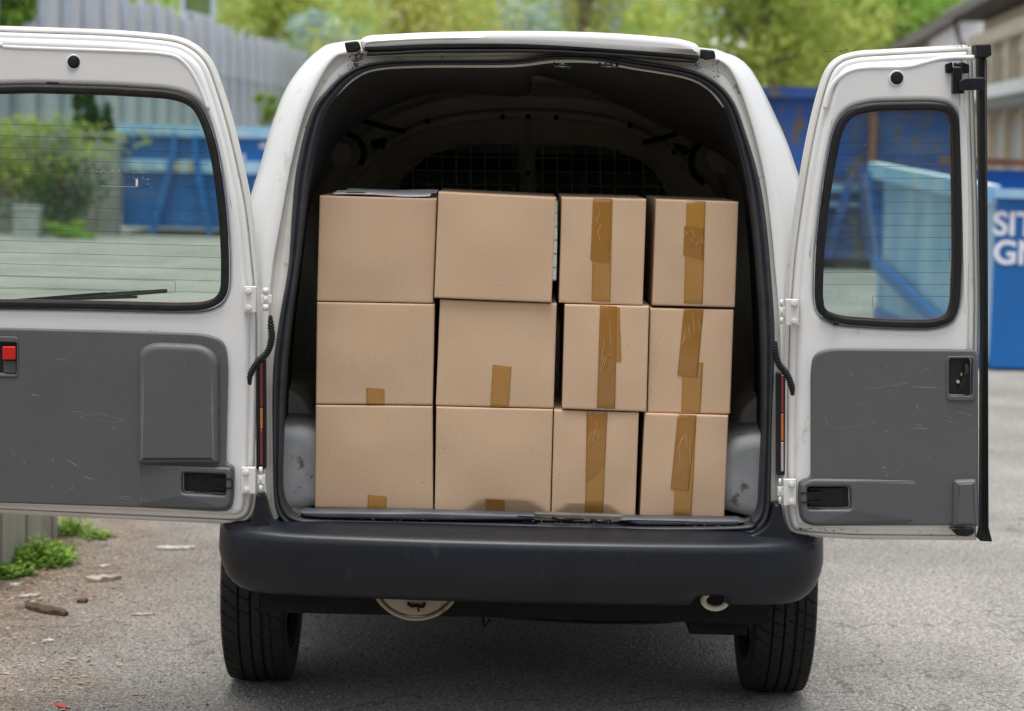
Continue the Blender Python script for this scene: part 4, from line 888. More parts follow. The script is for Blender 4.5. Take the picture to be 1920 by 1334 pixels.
mb.build('tank', M['silencer'], van)
mb = MB(); 
mb.tube(crom([P(764,1131,.108), P(772,1137,.106), P(781,1136,.106), P(792,1138,.106), P(797,1131,.108)], 4), .004, 6); mb.tube([P(783,1137,.106), P(785,1147,.107)], .0025, 5)
mb.build('bracket', M['under'], van)
# ------------------------------------------------------------------ doors
def screws(mb, pl_, pts, d, r=.0075):
    for x, y in pts:
        mb.cyl(pl_.pt(x, y, d), (0,-1,0), r, .004, 18, bev=.001); mb.cyl(pl_.pt(x, y, d-.004), (0,-1,0), r*.62, .004, 6)
def hinge(parent, pl_, plate_q, knuckle, bolts, kside):
    mb = MB(); plate(mb, [pl_.quad(*plate_q, 2)], pl_.m, -.012, .02, .002)
    screws(mb, pl_, bolts, -.012)
    x0,y0,x1,y1 = knuckle; cx = (x0+x1)/2; rr = abs(pl_.pt(x1,y0).x-pl_.pt(x0,y0).x)/2*.55
    h = (y1-y0); 
    for a, b_ in ((0,.28),(.30,.70),(.72,1)):
        p0 = pl_.pt(cx, y0+h*b_, .0); p1 = pl_.pt(cx, y0+h*a, 0); mb.cyl(p0, (p1-p0), rr if a != .3 else rr*.85, (p1-p0).length, 16)
    plate(mb, [pl_.quad(min(x0,x1), y0+h*.32, max(x0,x1)+2, y0+h*.68, 1)], pl_.m, -.002, .012, .001)
    mb.build('hinge', M['grey_steel'], parent)
def door(side):
    LFT = side < 0
    pl_ = Plane(-.012+(-.145)*.58, -.145) if LFT else Plane(-.012+.09*.65, -.09)
    d = bpy.data.objects.new('rear_door', None); COL.objects.link(d); d.parent = van; d['label'] = 'wide left rear door, swung fully open' if LFT else 'narrow right rear door, swung fully open'
    if LFT:
        o0 = [(-65,966,0),(-65,46,0),(0,47,10),(210,54,60),(312,63,30),(345,71,24),(375,90,30),(397,117,30),(415,168,40),(435,234,50),(456,324,50),(471,400,50),(484,532,30),(489,600,20),(489,700,20),(485,872,20),(481,945,16),(474,975,20),(450,991,16),(400,988,20),(200,979,20)]
        win = [(-28,575,20),(-38,480,40),(-34,200,30),(-18,164,12),(60,162,20),(210,166,30),(325,173,34),(368,190,26),(391,235,30),(408,300,40),(421,400,40),(426,482,30),(425,548,20),(410,571,22),(380,581,16),(330,582,10),(175,578,20)]
        tp = [(-40,941,6),(-40,616,6),(0,615,6),(204,620,6),(385,626,24),(424,640,34),(428,690,12),(424,868,6),(440,874,8),(439,935,14),(433,958,18),(405,959,8),(262,951,6)]
        rs = [(343,882,925,423)]
    else:
        o0 = [(1838,1020,0),(1610,1018,10),(1510,1012,20),(1480,1006,20),(1469,970,20),(1468,898,10),(1469,730,10),(1473,600,20),(1482,483,30),(1496,380,40),(1514,270,40),(1533,186,40),(1551,128,30),(1575,104,26),(1610,94,20),(1700,89,20),(1828,82,0),(1832,120,3),(1835,210,6),(1841,400,10),(1844,570,20),(1841,730,10)]
        win = [(1797,575,22),(1785,603,16),(1750,614,20),(1671,613,20),(1575,607,24),(1537,592,26),(1531,560,14),(1533,480,20),(1542,390,40),(1553,315,40),(1568,240,30),(1592,206,22),(1640,196,14),(1745,194,20),(1785,199,20),(1797,230,16),(1799,300,20),(1801,480,20)]
        tp = [(1834,984,6),(1520,986,14),(1500,976,16),(1497,950,10),(1497,902,8),(1520,894,8),(1520,700,12),(1524,664,22),(1556,654,22),(1829,656,8),(1833,700,8)]
        rs = [(1512,911,953,1598)]
    O = pl_.L(o0); Wn = pl_.L(win)
    if area(O) < 0: O = O[::-1]
    if area(Wn) < 0: Wn = Wn[::-1]
    mm = pl_.m
    mb = MB(); plate(mb, [O, Wn], mm, .040, .012, .004)                         # outer skin
    plate(mb, [inset(O, .004), inset(Wn, -.002)], mm, .030, .012, .006)          # hem flange
    shell = mb.build('door_shell', M['flange'], d)
    mb = MB(); plate(mb, [inset(O, .016), inset(Wn, -.003)], mm, .018, .014, .009, 5); plate(mb, [inset(O, .029), inset(Wn, -.005)], mm, .004, .018, .014, 6)
    mb.build('inner_panel', M['white'], d)
    # upper cross ridge
    mb = MB()
    rp = [(-60,86),(0,84),(20,89),(210,96),(310,102),(345,118),(370,155),(390,205)] if LFT else [(1548,205),(1562,160),(1590,136),(1625,128),(1700,126),(1735,118),(1770,110),(1828,108)]
    mb.tube(crom([pl_.pt(x, y, .0075) for x, y in rp], 6), .006, 10); mb.build('pressed_ridge', M['white'], d)
    mb = MB(); plate(mb, [inset(Wn, -.002), inset(Wn, .0145)], mm, -.006, .03, .005, 4); mb.build('window_seal', M['rubber'], d)
    mb = MB(); plate(mb, [inset(Wn, .012), inset(Wn, .0165)], mm, .014, .01, .001, 2); mb.build('window_edge', M['sealant'], d)
    gm = M['glass'] if LFT else M['glass_r']; mb = MB(); plate(mb, [inset(Wn, .011)], mm, .020, .004, 0); glo = mb.build('window_glass', gm, d)
    # heating wires
    mb = MB(); wr = .00042
    if LFT:
        for k in range(15):
            y = 233+k*21.9; ye = y+9.5; xe = 372+min(48, k*5.5)
            if k in (12, 13): xe = 411
            if k == 14: xe = 420
            mb.tube([pl_.pt(-32, y-1, .016), pl_.pt(xe, ye-(-1), .016)], wr, 4)
        for (a, b_, xx) in ((464,486,413),):
            mb.tube([pl_.pt(xx, a, .016), pl_.pt(xx, b_, .016)], wr, 4)
        mb.tube([pl_.pt(-32,518,.016), pl_.pt(325,528,.016), pl_.pt(327,531,.016), pl_.pt(327,547,.016), pl_.pt(325,550,.016), pl_.pt(-32,541,.016)], wr, 4)
    else:
        for k in range(14):
            y = 268+k*22.2; x0 = 1566-k*2.6; 
            if k == 13: x0 = 1638
            mb.tube([pl_.pt(max(x0,1546), y, .016), pl_.pt(1787, y+.5, .016)], wr, 4)
        mb.tube([pl_.pt(1638,556,.016), pl_.pt(1638,578,.016)], wr, 4); mb.tube([pl_.pt(1783,468,.016), pl_.pt(1783,491,.016)], wr, 4)
    mb.build('heating_wires', M['wire'], d)
    # glass stamp: tiny marks
    mb = MB(); rnd = random.Random(2+side); bx0, by0 = (371, 522) if LFT else (1573, 546)
    for row in range(3):
        for k in range(9):
            if rnd.random() < .75: a = pl_.pt(bx0+k*2.5, by0+row*4, .0155); mb.box((a.x, a.y, a.z-.0006), (a.x+.0005*rnd.uniform(.6,1.1)*2, a.y+.0004, a.z+.0005))
    for xx in (bx0+2, bx0+20): a = pl_.pt(xx, by0+12, .0155); mb.add([a+Vector((-.001,0,-.001)), a+Vector((.001,0,-.001)), a+Vector((0,0,.001))], [(0,1,2)])
    mb.build('glass_stamp', M['wire'], d)
    # trim panel
    tl = pl_.L(tp); mb = MB(); holes = []
    if LFT: hz = [(343,884,8),(425,888,4),(425,927,4),(343,923,8)]; hh = [(-12,640,4),(34,641,6),(33,702,6),(-12,701,4)]
    else: hz = [(1512,911,4),(1592,911,7),(1594,953,7),(1512,953,8)]; hh = [(1777,671,7),(1822,671,7),(1821,742,7),(1777,741,7)]
    plate(mb, [tl, pl_.L(hz), pl_.L(hh)], mm, -.010, .016, .005, 4); tpo = mb.build('trim_panel', M['trim'], d)
    def rs_(loops, d0, t, bv, st, nm='raised_section', m_='trim'):
        q_ = MB(); plate(q_, loops, mm, d0, t, bv, st); q_.build(nm, M[m_], tpo)
    if LFT:
        rs_([pl_.L([(260,868,8),(262,655,20),(288,641,20),(385,645,24),(412,668,20),(412,868,8)])], -.027, .019, .017, 7)
        xa = pl_.pt(255,900).x; xb = pl_.pt(345,900).x; kf = lambda x: min(1, max(0, (x-xa)/(xb-xa)))
        mw = lambda x, z, d_: mm(x, z, -.0095+(d_+.0095)*kf(x)); q_ = MB(); plate(q_, [pl_.L([(262,871,4),(330,871,4),(434,875,8),(436,884,6),(436,938,16),(428,953,18),(262,948,4)]), pl_.L(hz)], mw, -.021, .012, .007, 5); q_.build('raised_section', M['trim'], tpo)
        rs_([pl_.L([(-20,630,4),(36,631,7),(36,707,7),(-20,706,4)]), pl_.L(hh)], -.013, .004, .002, 2, 'handle_surround')
    else:
        xa = pl_.pt(1720,900).x; xb = pl_.pt(1600,900).x; kf = lambda x: min(1, max(0, (x-xa)/(xb-xa)))
        mw = lambda x, z, d_: mm(x, z, -.0095+(d_+.0095)*kf(x)); q_ = MB(); plate(q_, [pl_.L([(1499,906,6),(1522,896,6),(1600,897,6),(1722,901,4),(1722,980,4),(1522,982,14),(1503,974,14),(1499,950,6)]), pl_.L(hz)], mw, -.021, .012, .007, 5); q_.build('raised_section', M['trim'], tpo)
        rs_([pl_.L([(1783,985,3),(1785,898,7),(1828,896,7),(1832,985,3)])], -.026, .018, .012, 5)
        rs_([pl_.L([(1772,667,8),(1826,667,8),(1825,751,8),(1773,750,8)]), pl_.L(hh)], -.014, .005, .002, 2, 'handle_surround')
    for hq in (hz, hh): rs_([inset(pl_.L(hq), -.002)], .0035, .003, 0, 1, 'recess_back', 'trim_dark')
    mb = MB(); k = 1 if LFT else -1
    if LFT: a, b_ = (398,438); y0, y1 = 896, 913; plate(mb, [pl_.quad(362,888,422,922,2)], mm, -.004, .006, .001)
    else: a, b_ = (1538,1499); y0, y1 = 922, 939; plate(mb, [pl_.quad(1516,915,1582,949,2)], mm, -.004, .006, .001)
    mb.bar(pl_.pt(a,y0,-.014), pl_.pt(b_,y0,-.016), .014, .003); mb.bar(pl_.pt(a,y1,-.014), pl_.pt(b_,y1,-.016), .014, .003); mb.bar(pl_.pt(a,(y0+y1)/2,-.010), pl_.pt(b_,(y0+y1)/2,-.012), .004, .018)
    mb.build('check_strap', M['metal_black'], d)
    if LFT:
        mb = MB(); plate(mb, [pl_.quad(7,649,32,674,3)], mm, -.016, .016, .003); mb.build('handle', M['red_handle'], d)
        mb = MB(); plate(mb, [pl_.quad(7,676,31,700,2)], mm, -.003, .006, .002); mb.build('handle_backing', M['trim'], d)
    else:
        mb = MB(); mb.tube(crom([pl_.pt(1811,684,-.006), pl_.pt(1810,700,-.012), pl_.pt(1804,716,-.014), pl_.pt(1797,730,-.010)], 6), [.0065]*8+[.005]*11, 10); mb.build('handle', M['metal_black'], d)
        mb = MB(); mb.cyl(pl_.pt(1796,716,.002), (0,-1,0), .004, .006, 12); mb.build('bolt', M['bolt'], d)
        mb = MB(); mb.box(tuple(pl_.pt(1801,705,-.003)), tuple(pl_.pt(1804,699,.001))); mb.build('spring_clip', M['yellow'], d)
        mb = MB(); plate(mb, [pl_.L([(1778,988,2),(1824,988,2),(1823,998,3),(1808,1004,3),(1790,1001,3)])], mm, -.022, .02, .002); mb.cyl(pl_.pt(1803,999,-.022),(0,-1,0),.003,.004,8); mb.build('lower_latch', M['metal_black'], d)
        mb = MB(); plate(mb, [pl_.L([(1772,121,2),(1785,116,3),(1787,137,2),(1773,138,3)])], mm, -.004, .008, .001); plate(mb, [pl_.L([(1802,116,3),(1817,122,2),(1817,138,3),(1801,138,2)])], mm, -.004, .008, .001)
        mb.cyl(pl_.pt(1778,131,-.004),(0,-1,0),.004,.004,12); mb.cyl(pl_.pt(1811,131,-.004),(0,-1,0),.004,.004,12); mb.tube([pl_.pt(1786,122,-.014), pl_.pt(1802,122,-.014)], .005, 10)
        plate(mb, [pl_.L([(1784,127,2),(1801,127,2),(1801,150,2),(1806,176,2),(1783,177,2)])], mm, -.018, .018, .002); mb.build('upper_latch', M['metal_black'], d)
        mb = MB(); plate(mb, [pl_.L([(1794,152,3),(1806,147,2),(1840,146,4),(1844,152,3),(1842,169,3),(1794,171,2)])], mm, -.030, .014, .003); mb.build('latch_arm', M['bumper'], d)
        mb = MB(); mb.cyl(pl_.pt(1816,159,-.030),(0,-1,0),.0045,.002,14); mb.build('latch_hole', M['under'], d)
        # black sealing strip on the free edge
        mb = MB(); plate(mb, [pl_.L([(1838,90,2),(1850,90,2),(1852,400,5),(1854,600,5),(1855,990,3),(1862,1017,2),(1839,1016,2),(1844,990,3),(1846,570,5),(1842,300,5)])], mm, .004, .05, .003, 3)
        plate(mb, [pl_.L([(1829,84,2),(1858,83,3),(1859,104,2),(1850,109,2),(1832,108,2)])], mm, -.004, .05, .003, 3); mb.tube([pl_.pt(1848,112,.002), pl_.pt(1850,500,.002), pl_.pt(1851,1000,.002)], .0035, 8)
        mb.build('edge_seal', M['rubber'], d)
    mb = MB(); rnd = random.Random(31+side)
    ls_ = [(48,862,48,878),(84,872,92,866),(98,858,104,866),(128,864,146,872),(156,893,176,896),(98,906,106,920),(132,922,138,910),(218,932,246,933),(262,779,284,783),(358,772,366,773),(358,836,361,826),(60,740,75,742),(130,770,160,774),(188,655,200,660),(300,700,318,703),(20,850,30,852),(205,800,222,806)] if LFT else [(1637,728,1665,725),(1665,727,1700,722),(1700,722,1768,728),(1642,682,1648,686),(1660,684,1664,693),(1704,803,1743,802),(1698,800,1703,810),(1715,798,1728,799),(1652,880,1662,876),(1661,882,1663,896),(1772,784,1800,796),(1790,772,1824,782),(1655,920,1672,934),(1612,962,1650,958),(1562,960,1572,972),(1738,855,1748,868),(1690,868,1694,872),(1636,792,1640,795),(1655,812,1664,806),(1590,700,1600,706),(1545,780,1552,800),(1730,690,1745,696)]
    for (a0_, b0_, a1_, b1_) in ls_:
        for r_ in range(rnd.choice([1,2,3])):
            j = lambda: rnd.gauss(0, 2.2); u0_, v0_, u1_, v1_ = a0_+j(), b0_+j(), a1_+j(), b1_+j(); pts = [pl_.pt(u0_+(u1_-u0_)*q_/4+rnd.gauss(0,.7), v0_+(v1_-v0_)*q_/4+rnd.gauss(0,.7), -.0101) for q_ in range(5)]
            mb.tube(pts, [.0001,.00045*rnd.uniform(.5,1.2),.0005*rnd.uniform(.4,1.3),.0004,.0001], 4)
    absorb(mb.build('scuff_marks', M['scuff']), tpo)
    mb = MB(); so3 = [Vector(mm(p_.x, p_.y, .0293)) for p_ in inset(O, .0135)]; mb.tube(so3, .0009, 5, closed=True); mb.build('seam_sealant', M['sealant_grey'], d)
    cx, cy = (138,117) if LFT else (1682,147)
    mb = MB(); c = pl_.pt(cx, cy, .0035)
    mb.tube([c+Vector((math.cos(2*math.pi*k/28)*.0165, 0, math.sin(2*math.pi*k/28)*.0165)) for k in range(28)], .0022, 8, closed=True); mb.build('plug_rim', M['white'], d)
    mb = MB(); mb.cyl(c, (0,-1,0), .0145, .003, 28, bev=.001); mb.cyl(c+Vector((0,-.003,0)), (0,-1,0), .0095, .002, 24, bev=.001); mb.cyl(c+Vector((0,-.005,0)), (0,-1,0), .005, .001, 16); mb.build('plug', M['rubber'], d)
    if LFT:
        mb = MB(); plate(mb, [pl_.L([(86,154,2),(109,155,2),(109,158,2),(86,157,2)])], mm, .002, .006, 0); mb.build('drain_slot', M['under'], d)
        mb = MB(); P0 = pl_.pt(-20,572,.055); P1 = pl_.pt(190,556,.06); P2 = pl_.pt(305,549,.06); mb.bar(P0, P1, .014, .012); mb.bar(P1, P2, .008, .009); mb.bar(pl_.pt(60,566,.05), pl_.pt(250,560,.05), .01, .006)
        mb.tube([pl_.pt(100,566,.05), pl_.pt(305,550,.055)], .0035, 8); mb.build('wiper', M['rubber'], d)
        rnd = random.Random(6); mb = MB()
        for i in range(70):
            x = rnd.gauss(262,16) if i > 20 else rnd.uniform(170,250); y = rnd.choice([322,325,328,335,341,346,350])+rnd.gauss(0,2) if i > 20 else 321+rnd.gauss(0,1.5)
            a = pl_.pt(x, y, .0175); s = rnd.uniform(.0004,.0012); mb.add([a+Vector((-s,0,-s*.5)), a+Vector((s*1.6,0,-s*.3)), a+Vector((s,0,s*.6)), a+Vector((-s*.6,0,s*.5))], [(0,1,2,3)])
        for (x0,y0,x1,y1) in ((186,349.5,252,350.8),(252,336,256,350.5),(150,322,185,323),(176,394,208,395)):
            a = pl_.pt(x0,y0,.0175); b_ = pl_.pt(x1,y1,.0175); mb.add([a, Vector((b_.x,b_.y,a.z)), b_, Vector((a.x,a.y,b_.z))], [(0,1,2,3)])
        absorb(mb.build('sticker_residue', M['residue']), glo)
        hinge(d, pl_, (458,537,481,586), (489,540,508,583), [(467,546),(467,577)], 1); hinge(d, pl_, (453,876,480,925), (483,876,495,923), [(462,885),(463,917)], 1)
        cab = [(507,592),(508,612),(510,630),(507,648),(499,664),(486,676),(476,690),(469,705),(468,722)]
    else:
        mb = MB(); mb.tube(crom([pl_.pt(1543,572,-.008), pl_.pt(1540,590,-.012), pl_.pt(1556,602,-.010), pl_.pt(1572,606,-.008)], 5), .0022, 6); mb.box(tuple(pl_.pt(1536,582,-.01)), tuple(pl_.pt(1544,572,-.002))); mb.box(tuple(pl_.pt(1562,610,-.01)), tuple(pl_.pt(1572,600,-.002))); mb.build('wire_clip', M['rubber'], d)
        hinge(d, pl_, (1472,561,1497,610), (1460,562,1471,608), [(1488,569),(1488,602)], -1); hinge(d, pl_, (1468,898,1492,947), (1458,898,1467,945), [(1483,907),(1483,940)], -1)
        cab = [(1454,640),(1453,656),(1456,672),(1462,686),(1472,697),(1480,712),(1485,728),(1486,742)]
    pc = [P(x, y, -.02) for x, y in cab]; cc = crom(pc, 14); rad = []
    for i in range(len(cc)):
        f = i/(len(cc)-1); e_ = min(1, f/.12, (1-f)/.16); rad.append((.0045+.0045*max(0,e_)) * (1.0 if (i % 4) < 2 else .72))
    mb = MB(); mb.tube(cc, rad, 12); mb.build('cable_sleeve', M['rubber'], d)
    # grime along the lower flange
    if not LFT:
        mb = MB(); rnd = random.Random(8)
        for i in range(46):
            f = rnd.random()**2; x = 1500+f*320; y = 994+f*14+rnd.gauss(0,1.5); a = pl_.pt(x, y, .016); s = rnd.uniform(.0006,.0016); mb.add([a+Vector((-s*2,0,-s*.4)), a+Vector((s*2,0,-s*.5)), a+Vector((s,0,s*.7)), a+Vector((-s,0,s*.5))], [(0,1,2,3)])
        for i in range(40):
            x = rnd.choice([rnd.gauss(1590,22), rnd.gauss(1815,12)]); y = 94-(x-1600)*.045+rnd.gauss(0,1.2); a = pl_.pt(x, y, .026); s = rnd.uniform(.0006,.0015); mb.add([a+Vector((-s*2,0,-s*.4)), a+Vector((s*2,0,-s*.5)), a+Vector((s,0,s*.7)), a+Vector((-s,0,s*.5))], [(0,1,2,3)])
        mb.build('grime', M['moss'], d)
door(-1); door(1)
# ------------------------------------------------------------------ cartons
ucoord = [0,.004,.010,.02,.04]+[.04+.92*i/22 for i in range(1,22)]+[.96,.98,.99,.996,1]
def carton(cs, Y, depth, label, seed, tapes=(), dent=None, group='cardboard cartons stacked in the van'):
    TL, TR, BR, BL = [P(x, y, Y) for x, y in cs]; W = (TR-TL).length; H = (BL-TL).length
    base = (BL+BR)/2; e = empty('cardboard_box', label, 'box', group, tuple(base)); o = Vector(base)
    def disp(u, v):                       # v = 0 top, 1 bottom ; returns depth into the box
        d = 0; r = .0035
        for q in (u*W, (1-u)*W, v*H, (1-v)*H):
            if q < r: d += r-math.sqrt(max(0, r*r-(r-q)**2))
        k = math.sin(math.pi*u)*math.sin(math.pi*v); d -= .004*k
        d += .0022*noise.noise(Vector((u*2.2+seed*7, v*2.2, seed*3.1)))
        if dent:
            u0, u1, hh = dent; 
            if u0 < u < u1:
                f = (u-u0)/(u1-u0); top_ = 1-hh*min(1, math.sin(math.pi*f)*1.5)
                if v > top_: d += (v-top_)*H*.42
        return d
    def F_(u, v, off=0):
        p = TL.lerp(TR, u).lerp(BL.lerp(BR, u), v); return Vector((p.x, p.y+disp(u, v)-off, p.z))-o
    vc = ucoord if not dent else sorted(set(ucoord+[.78,.82,.84,.86,.88,.9,.92,.94,.97]))
    rows = [[F_(u, v) for u in ucoord] for v in vc]; mb = MB(); mb.grid(rows)
    ring_ = [(u, 0) for u in ucoord]+[(1, v) for v in vc[1:]]+[(u, 1) for u in ucoord[::-1][1:]]+[(0, v) for v in vc[::-1][1:-1]]
    fr = [F_(u, v) for u, v in ring_]; n0 = len(fr)
    bk_ = []
    for (u, v), p in zip(ring_, fr): q = TL.lerp(TR, u).lerp(BL.lerp(BR, u), v)-o; bk_.append(Vector((q.x, q.y+depth, q.z)))
    mb.add(fr+bk_, [(i, (i+1) % n0, n0+(i+1) % n0, n0+i) for i in range(n0)]+[tuple(range(n0, 2*n0))])
    # seam of the top flaps and slight lip
    bo = mb.build('carton', M['card'], e)
    def inv(x, y):
        p = P(x, y, Y); u = (p.x-(TL.x+BL.x)/2)/((TR.x+BR.x)/2-(TL.x+BL.x)/2); zt_ = TL.z+(TR.z-TL.z)*u; zb_ = BL.z+(BR.z-BL.z)*u; v = (zt_-p.z)/(zt_-zb_)
        xl = TL.x+(BL.x-TL.x)*v; xr = TR.x+(BR.x-TR.x)*v; u = (p.x-xl)/(xr-xl); return u, v
    for i, (q, mm) in enumerate(tapes):
        uv = [inv(*c_) for c_ in q]; rws = []; nv = 26; off = .0009+.0006*i; rnd = random.Random(seed*9+i)
        for k in range(nv+1):
            f = k/nv; L_ = (uv[0][0]+(uv[3][0]-uv[0][0])*f, uv[0][1]+(uv[3][1]-uv[0][1])*f); R_ = (uv[1][0]+(uv[2][0]-uv[1][0])*f, uv[1][1]+(uv[2][1]-uv[1][1])*f); row = []
            for j in range(9):
                g_ = j/8; u_ = L_[0]+(R_[0]-L_[0])*g_; v_ = L_[1]+(R_[1]-L_[1])*g_; v_ = min(1, max(0, v_))
                row.append(F_(u_, v_, off + (.0008*abs(noise.noise(Vector((u_*26, v_*9+i, seed)))) if 0 < j < 8 else 0)))
            rws.append(row)
        back_ = [[p+Vector((0,.0006,0)) for p in r] for r in rws]
        mb = MB(); mb.grid(rws)
        edge = [r[0] for r in rws]; mb.grid([edge, [r[0] for r in back_]]); mb.grid([[r[-1] for r in rws], [r[-1] for r in back_]]); mb.build('packing_tape', M[mm], e)
        if mm == 'tape2':                 # raised creases in the doubled tape, their highlight painted in a paler colour
            mb = MB()
            for c_ in range(5):
                g_ = rnd.uniform(.15,.85); f0 = rnd.uniform(.02,.6); ln = rnd.uniform(.10,.34); pts = []
                for s_ in range(6):
                    f = min(.98, f0+ln*s_/5); gg = min(.95, max(.05, g_+.20*s_/5*(1 if c_ % 3 else -1)+rnd.gauss(0,.012)))
                    u_ = (uv[0][0]+(uv[3][0]-uv[0][0])*f)*(1-gg)+(uv[1][0]+(uv[2][0]-uv[1][0])*f)*gg; v_ = (uv[0][1]+(uv[3][1]-uv[0][1])*f)*(1-gg)+(uv[1][1]+(uv[2][1]-uv[1][1])*f)*gg
                    pts.append(F_(u_, min(1, max(0, v_)), off+.0006))
                mb.tube(pts, [.0001,.0004,.0006,.0005,.0004,.0001], 5)
            mb.build('tape_crease_highlight', M['tape_highlight'], e)
    return e
M['tape_highlight'] = mat('tape_crease_highlight', (.62,.45,.22), .12, var=.1)
T, T2 = 'tape', 'tape2'
carton([(599,367),(819,373),(812,569),(594,565)], .115, .40, 'untaped box at the top of the leftmost stack, with printed sheets lying on it', 1)
carton([(594,567),(815,571),(811,760),(592,758)], .112, .40, 'box in the middle of the leftmost stack, short tape tab at its bottom edge', 2, [([(687,727),(721,730),(721,761),(687,760)], T)])
carton([(592,760),(811,762),(812,957),(590,953)], .110, .40, 'bottom box of the leftmost stack, torn lower left corner and small tape square', 3, [([(690,928),(725,931),(724,957),(689,955)], T)])
carton([(822,360),(1043,371),(1034,568),(814,559)], .100, .40, 'plain box without tape topping the second stack from the left, slightly tilted', 4)
carton([(825,562),(1044,570),(1038,766),(817,761)], .112, .40, 'middle box of the second stack with a taller tape strip at its foot', 5, [([(924,684),(959,688),(954,767),(919,765)], T)])
carton([(818,763),(1037,768),(1032,965),(815,960)], .108, .40, 'bottom box of the second stack with crushed lower edge around its tape tab', 6, [([(911,934),(946,938),(946,964),(910,963)], T)], dent=(.25,.98,.13))
carton([(1053,370),(1212,374),(1205,573),(1048,568)], .110, .40, 'narrow box on top of the third stack with wrinkled doubled tape', 7, [([(1113,372),(1149,374),(1144,574),(1109,571)], T), ([(1112,371),(1147,373),(1143,493),(1107,487)], T2)])
carton([(1059,571),(1217,575),(1212,773),(1054,767)], .100, .40, 'narrow middle box of the third stack, flared top right corner, two offset tape strips', 8, [([(1126,573),(1162,577),(1165,678),(1130,677)], T), ([(1125,573),(1157,575),(1153,772),(1119,770)], T2)])
carton([(1039,769),(1198,774),(1191,971),(1034,966)], .106, .40, 'narrow bottom box of the third stack with a bulging tape edge', 9, [([(1102,771),(1137,773),(1131,970),(1096,968)], T), ([(1100,771),(1139,773),(1134,873),(1098,904)], T2)], dent=(.02,.86,.12))
carton([(1230,374),(1385,379),(1378,577),(1223,573)], .112, .40, 'narrow top box of the rightmost stack with a short tape patch across its strip', 10, [([(1287,376),(1323,378),(1317,577),(1282,575)], T), ([(1283,424),(1320,428),(1317,488),(1281,478)], T2)])
carton([(1219,578),(1376,581),(1369,777),(1214,774)], .114, .40, 'narrow middle box of the rightmost stack whose two tape strips meet at a step', 11, [([(1280,676),(1318,680),(1313,777),(1277,775)], T), ([(1282,580),(1319,581),(1307,708),(1270,703)], T2)])
carton([(1209,775),(1366,780),(1358,976),(1200,970)], .104, .40, 'narrow bottom box of the rightmost stack with slanting doubled tape', 12, [([(1273,780),(1306,781),(1296,973),(1262,971)], T), ([(1271,777),(1306,779),(1291,920),(1257,916)], T2)], dent=(.3,.6,.03))
# printed sheets on the top left box
zt_ = P(700, 369, .115).z+.0025; e = empty('printed_sheets', 'white printed sheets lying on top of the leftmost stack', 'paper', None, (P(720,362,.2).x, .2, zt_))
x0 = P(624,369,.12).x-e.location.x; x1 = P(806,372,.12).x-e.location.x
for k, (a, b_, c_) in enumerate(((x0, x1, -.07), (x0+.02, x1+.012, .03))):
    mb = MB(); rws = []
    for i in range(9): rws.append([Vector((a+(b_-a)*i/8, c_+.12*j/4, .0012+.003*k+.0025*math.sin(i*.8+k*2)*(.4+.6*(i/8)))) for j in range(5)])
    for r_ in rws:
        for j_, v_ in enumerate(r_): v_.z += .0016*j_; v_.y -= .008
    mb.grid(rws); mb.build('sheet', M['paper'], e)
mb = MB(); mb.box((x0+.03,-.06,.0072),(x0+.075,-.02,.0085)); mb.build('green_print', M['green_ink'], e)
mb = MB(); mb.box((x0+.09,-.07,.006),(x0+.15,-.06,.007)); mb.build('pink_print', M['pink_ink'], e)
# ------------------------------------------------------------------ litter on the ground
def chip(name, label, cat, u0, v0, u1, v1, th, wd_, m_, seed):
    a = G(u0, v0); b_ = G(u1, v1); rnd = random.Random(seed); t = (b_-a); L = t.length; t /= L; n_ = Vector((-t.y, t.x, 0)); e = MB(); N = 9; top_ = []; bot = []
    for i in range(N+1):
        f = i/N; w_ = wd_*(.35+.65*math.sin(math.pi*min(1,max(0,f))) )*rnd.uniform(.75,1.1); q = t*L*f
        top_.append([q-n_*w_/2+Vector((0,0,th*rnd.uniform(.5,1))), q+Vector((0,0,th*rnd.uniform(.8,1.2))), q+n_*w_/2+Vector((0,0,th*rnd.uniform(.5,1)))])
        bot.append([q-n_*w_/2+Vector((0,0,.0015)), q+Vector((0,0,.0015)), q+n_*w_/2+Vector((0,0,.0015))])
    e.grid(top_, smooth=False); e.grid(bot, smooth=False); e.grid([[r[0] for r in top_],[r[0] for r in bot]], smooth=False); e.grid([[r[2] for r in top_],[r[2] for r in bot]], smooth=False)
    e.add(top_[0]+bot[0][::-1], [(0,1,2,3,4,5)]); e.add(top_[-1]+bot[-1][::-1], [(0,1,2,3,4,5)])
    o = e.build(name, m_, None, label=label, category=cat); o.location = a; return o
chip('wood_splinter', 'weathered wood splinter lying alone on the asphalt left of the van', 'wood', 160, 1092, 226, 1086, .018, .05, M['woodchip'], 1)
chip('wood_splinter', 'long broken pale wood strip below the left door corner', 'wood', 290, 1031, 365, 1030, .012, .04, M['stone'], 2)
chip('bark_piece', 'dark hollow piece of bark on the left, biggest of the litter', 'bark', 50, 1140, 124, 1156, .018, .05, M['brick_bit'], 3)
chip('wood_splinter', 'light tan splinter just behind the dark piece of bark', 'wood', 34, 1122, 75, 1118, .010, .03, M['woodchip'], 4)
chip('bark_piece', 'small brown bark bit between splinter and dark bark', 'bark', 144, 1131, 165, 1130, .012, .02, M['brick_bit'], 5)
chip('wood_splinter', 'thin flat splinter nearest to the left tyre', 'wood', 248, 1155, 290, 1153, .006, .02, M['woodchip'], 6)
chip('pale_pebble', 'white oblong pebble in the lower left asphalt', 'pebble', 80, 1205, 101, 1204, .010, .018, M['stone'], 7)
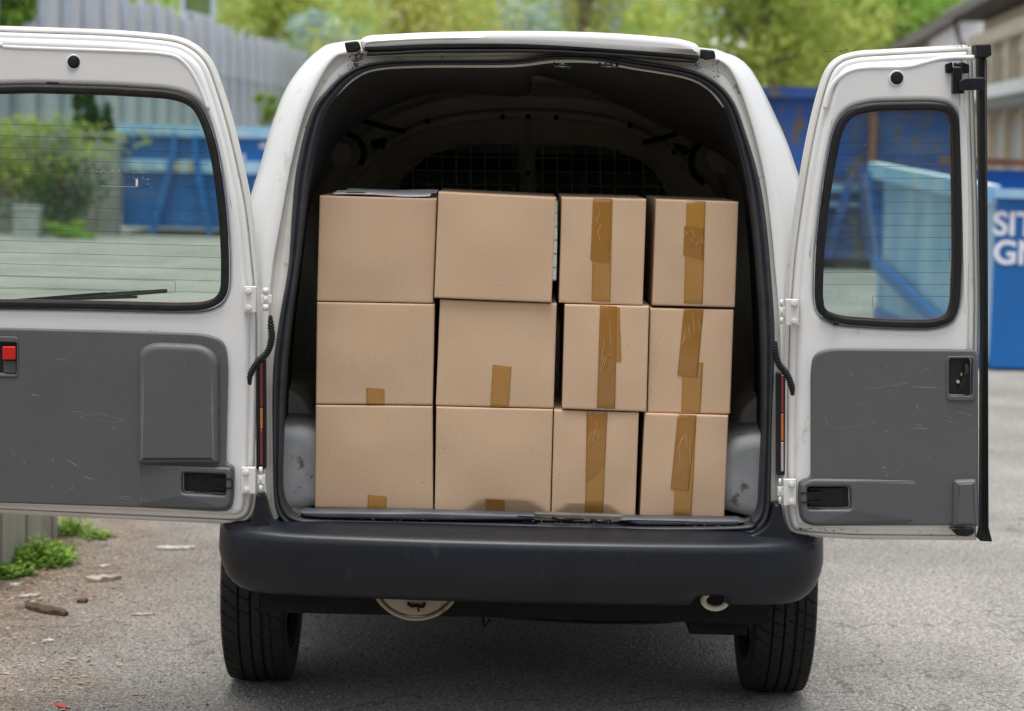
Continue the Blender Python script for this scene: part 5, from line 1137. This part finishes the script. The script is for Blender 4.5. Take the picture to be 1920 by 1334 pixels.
chip('pale_pebble', 'grey flat pebble at the edge of the weeds', 'pebble', 18, 1101, 38, 1100, .012, .022, M['stone'], 8)
chip('red_leaf', 'small red leaf at the bottom left edge of the ground', 'leaf', 106, 1322, 124, 1330, .006, .02, M['redleaf'], 9)
chip('pale_pebble', 'white pebble on brown dirt below the left door', 'pebble', 186, 1064, 205, 1063, .008, .02, M['stone'], 10)
mb = MB(); rnd = random.Random(12)
for i in range(5200):
    if i < 2600: p = G(rnd.uniform(0,640), rnd.uniform(1000,1400)); s = rnd.uniform(.0015,.0045)*(1.6 if rnd.random() < .08 else 1)
    else: p = G(rnd.uniform(400,1930), rnd.uniform(1020,1400)); s = rnd.uniform(.001,.0028)
    if p.y > 6: continue
    a0 = rnd.uniform(0,6); vs = [p+Vector((math.cos(a0+1.57*k)*s*rnd.uniform(.7,1.3), math.sin(a0+1.57*k)*s*rnd.uniform(.7,1.3), s*.1)) for k in range(4)]+[p+Vector((0,0,s*.9))]
    mb.add(vs, [(k, (k+1) % 4, 4) for k in range(4)], mi=rnd.choice([0,0,1,1,2]))
for i in range(760):
    p = G(rnd.gauss(95,95), rnd.uniform(985,1130) if rnd.random() < .8 else rnd.uniform(1160,1334)); s = rnd.uniform(.003,.013); a0 = rnd.uniform(0,6)
    vs = [p+Vector((math.cos(a0+1.57*k)*s*rnd.uniform(.4,1.3), math.sin(a0+1.57*k)*s*rnd.uniform(.3,1), rnd.uniform(.001,.006))) for k in range(4)]; mb.add(vs, [(0,1,2,3)], mi=3)
M['grit_l'] = mat('light_grit', (.36,.345,.32), .9, scale=30); M['grit_m'] = mat('mid_grit', (.20,.19,.17), .9, scale=30); M['grit_d'] = mat('dark_grit', (.07,.065,.06), .9); M['deadleaf'] = mat('dead_leaves', (.24,.15,.08), .85, var=.5, scale=20, c2=(.42,.33,.24))
mb.build('gravel', [M['grit_l'], M['grit_m'], M['grit_d'], M['deadleaf']], fix=False, kind='stuff', label='loose grit and dead leaf crumbs scattered over the asphalt')
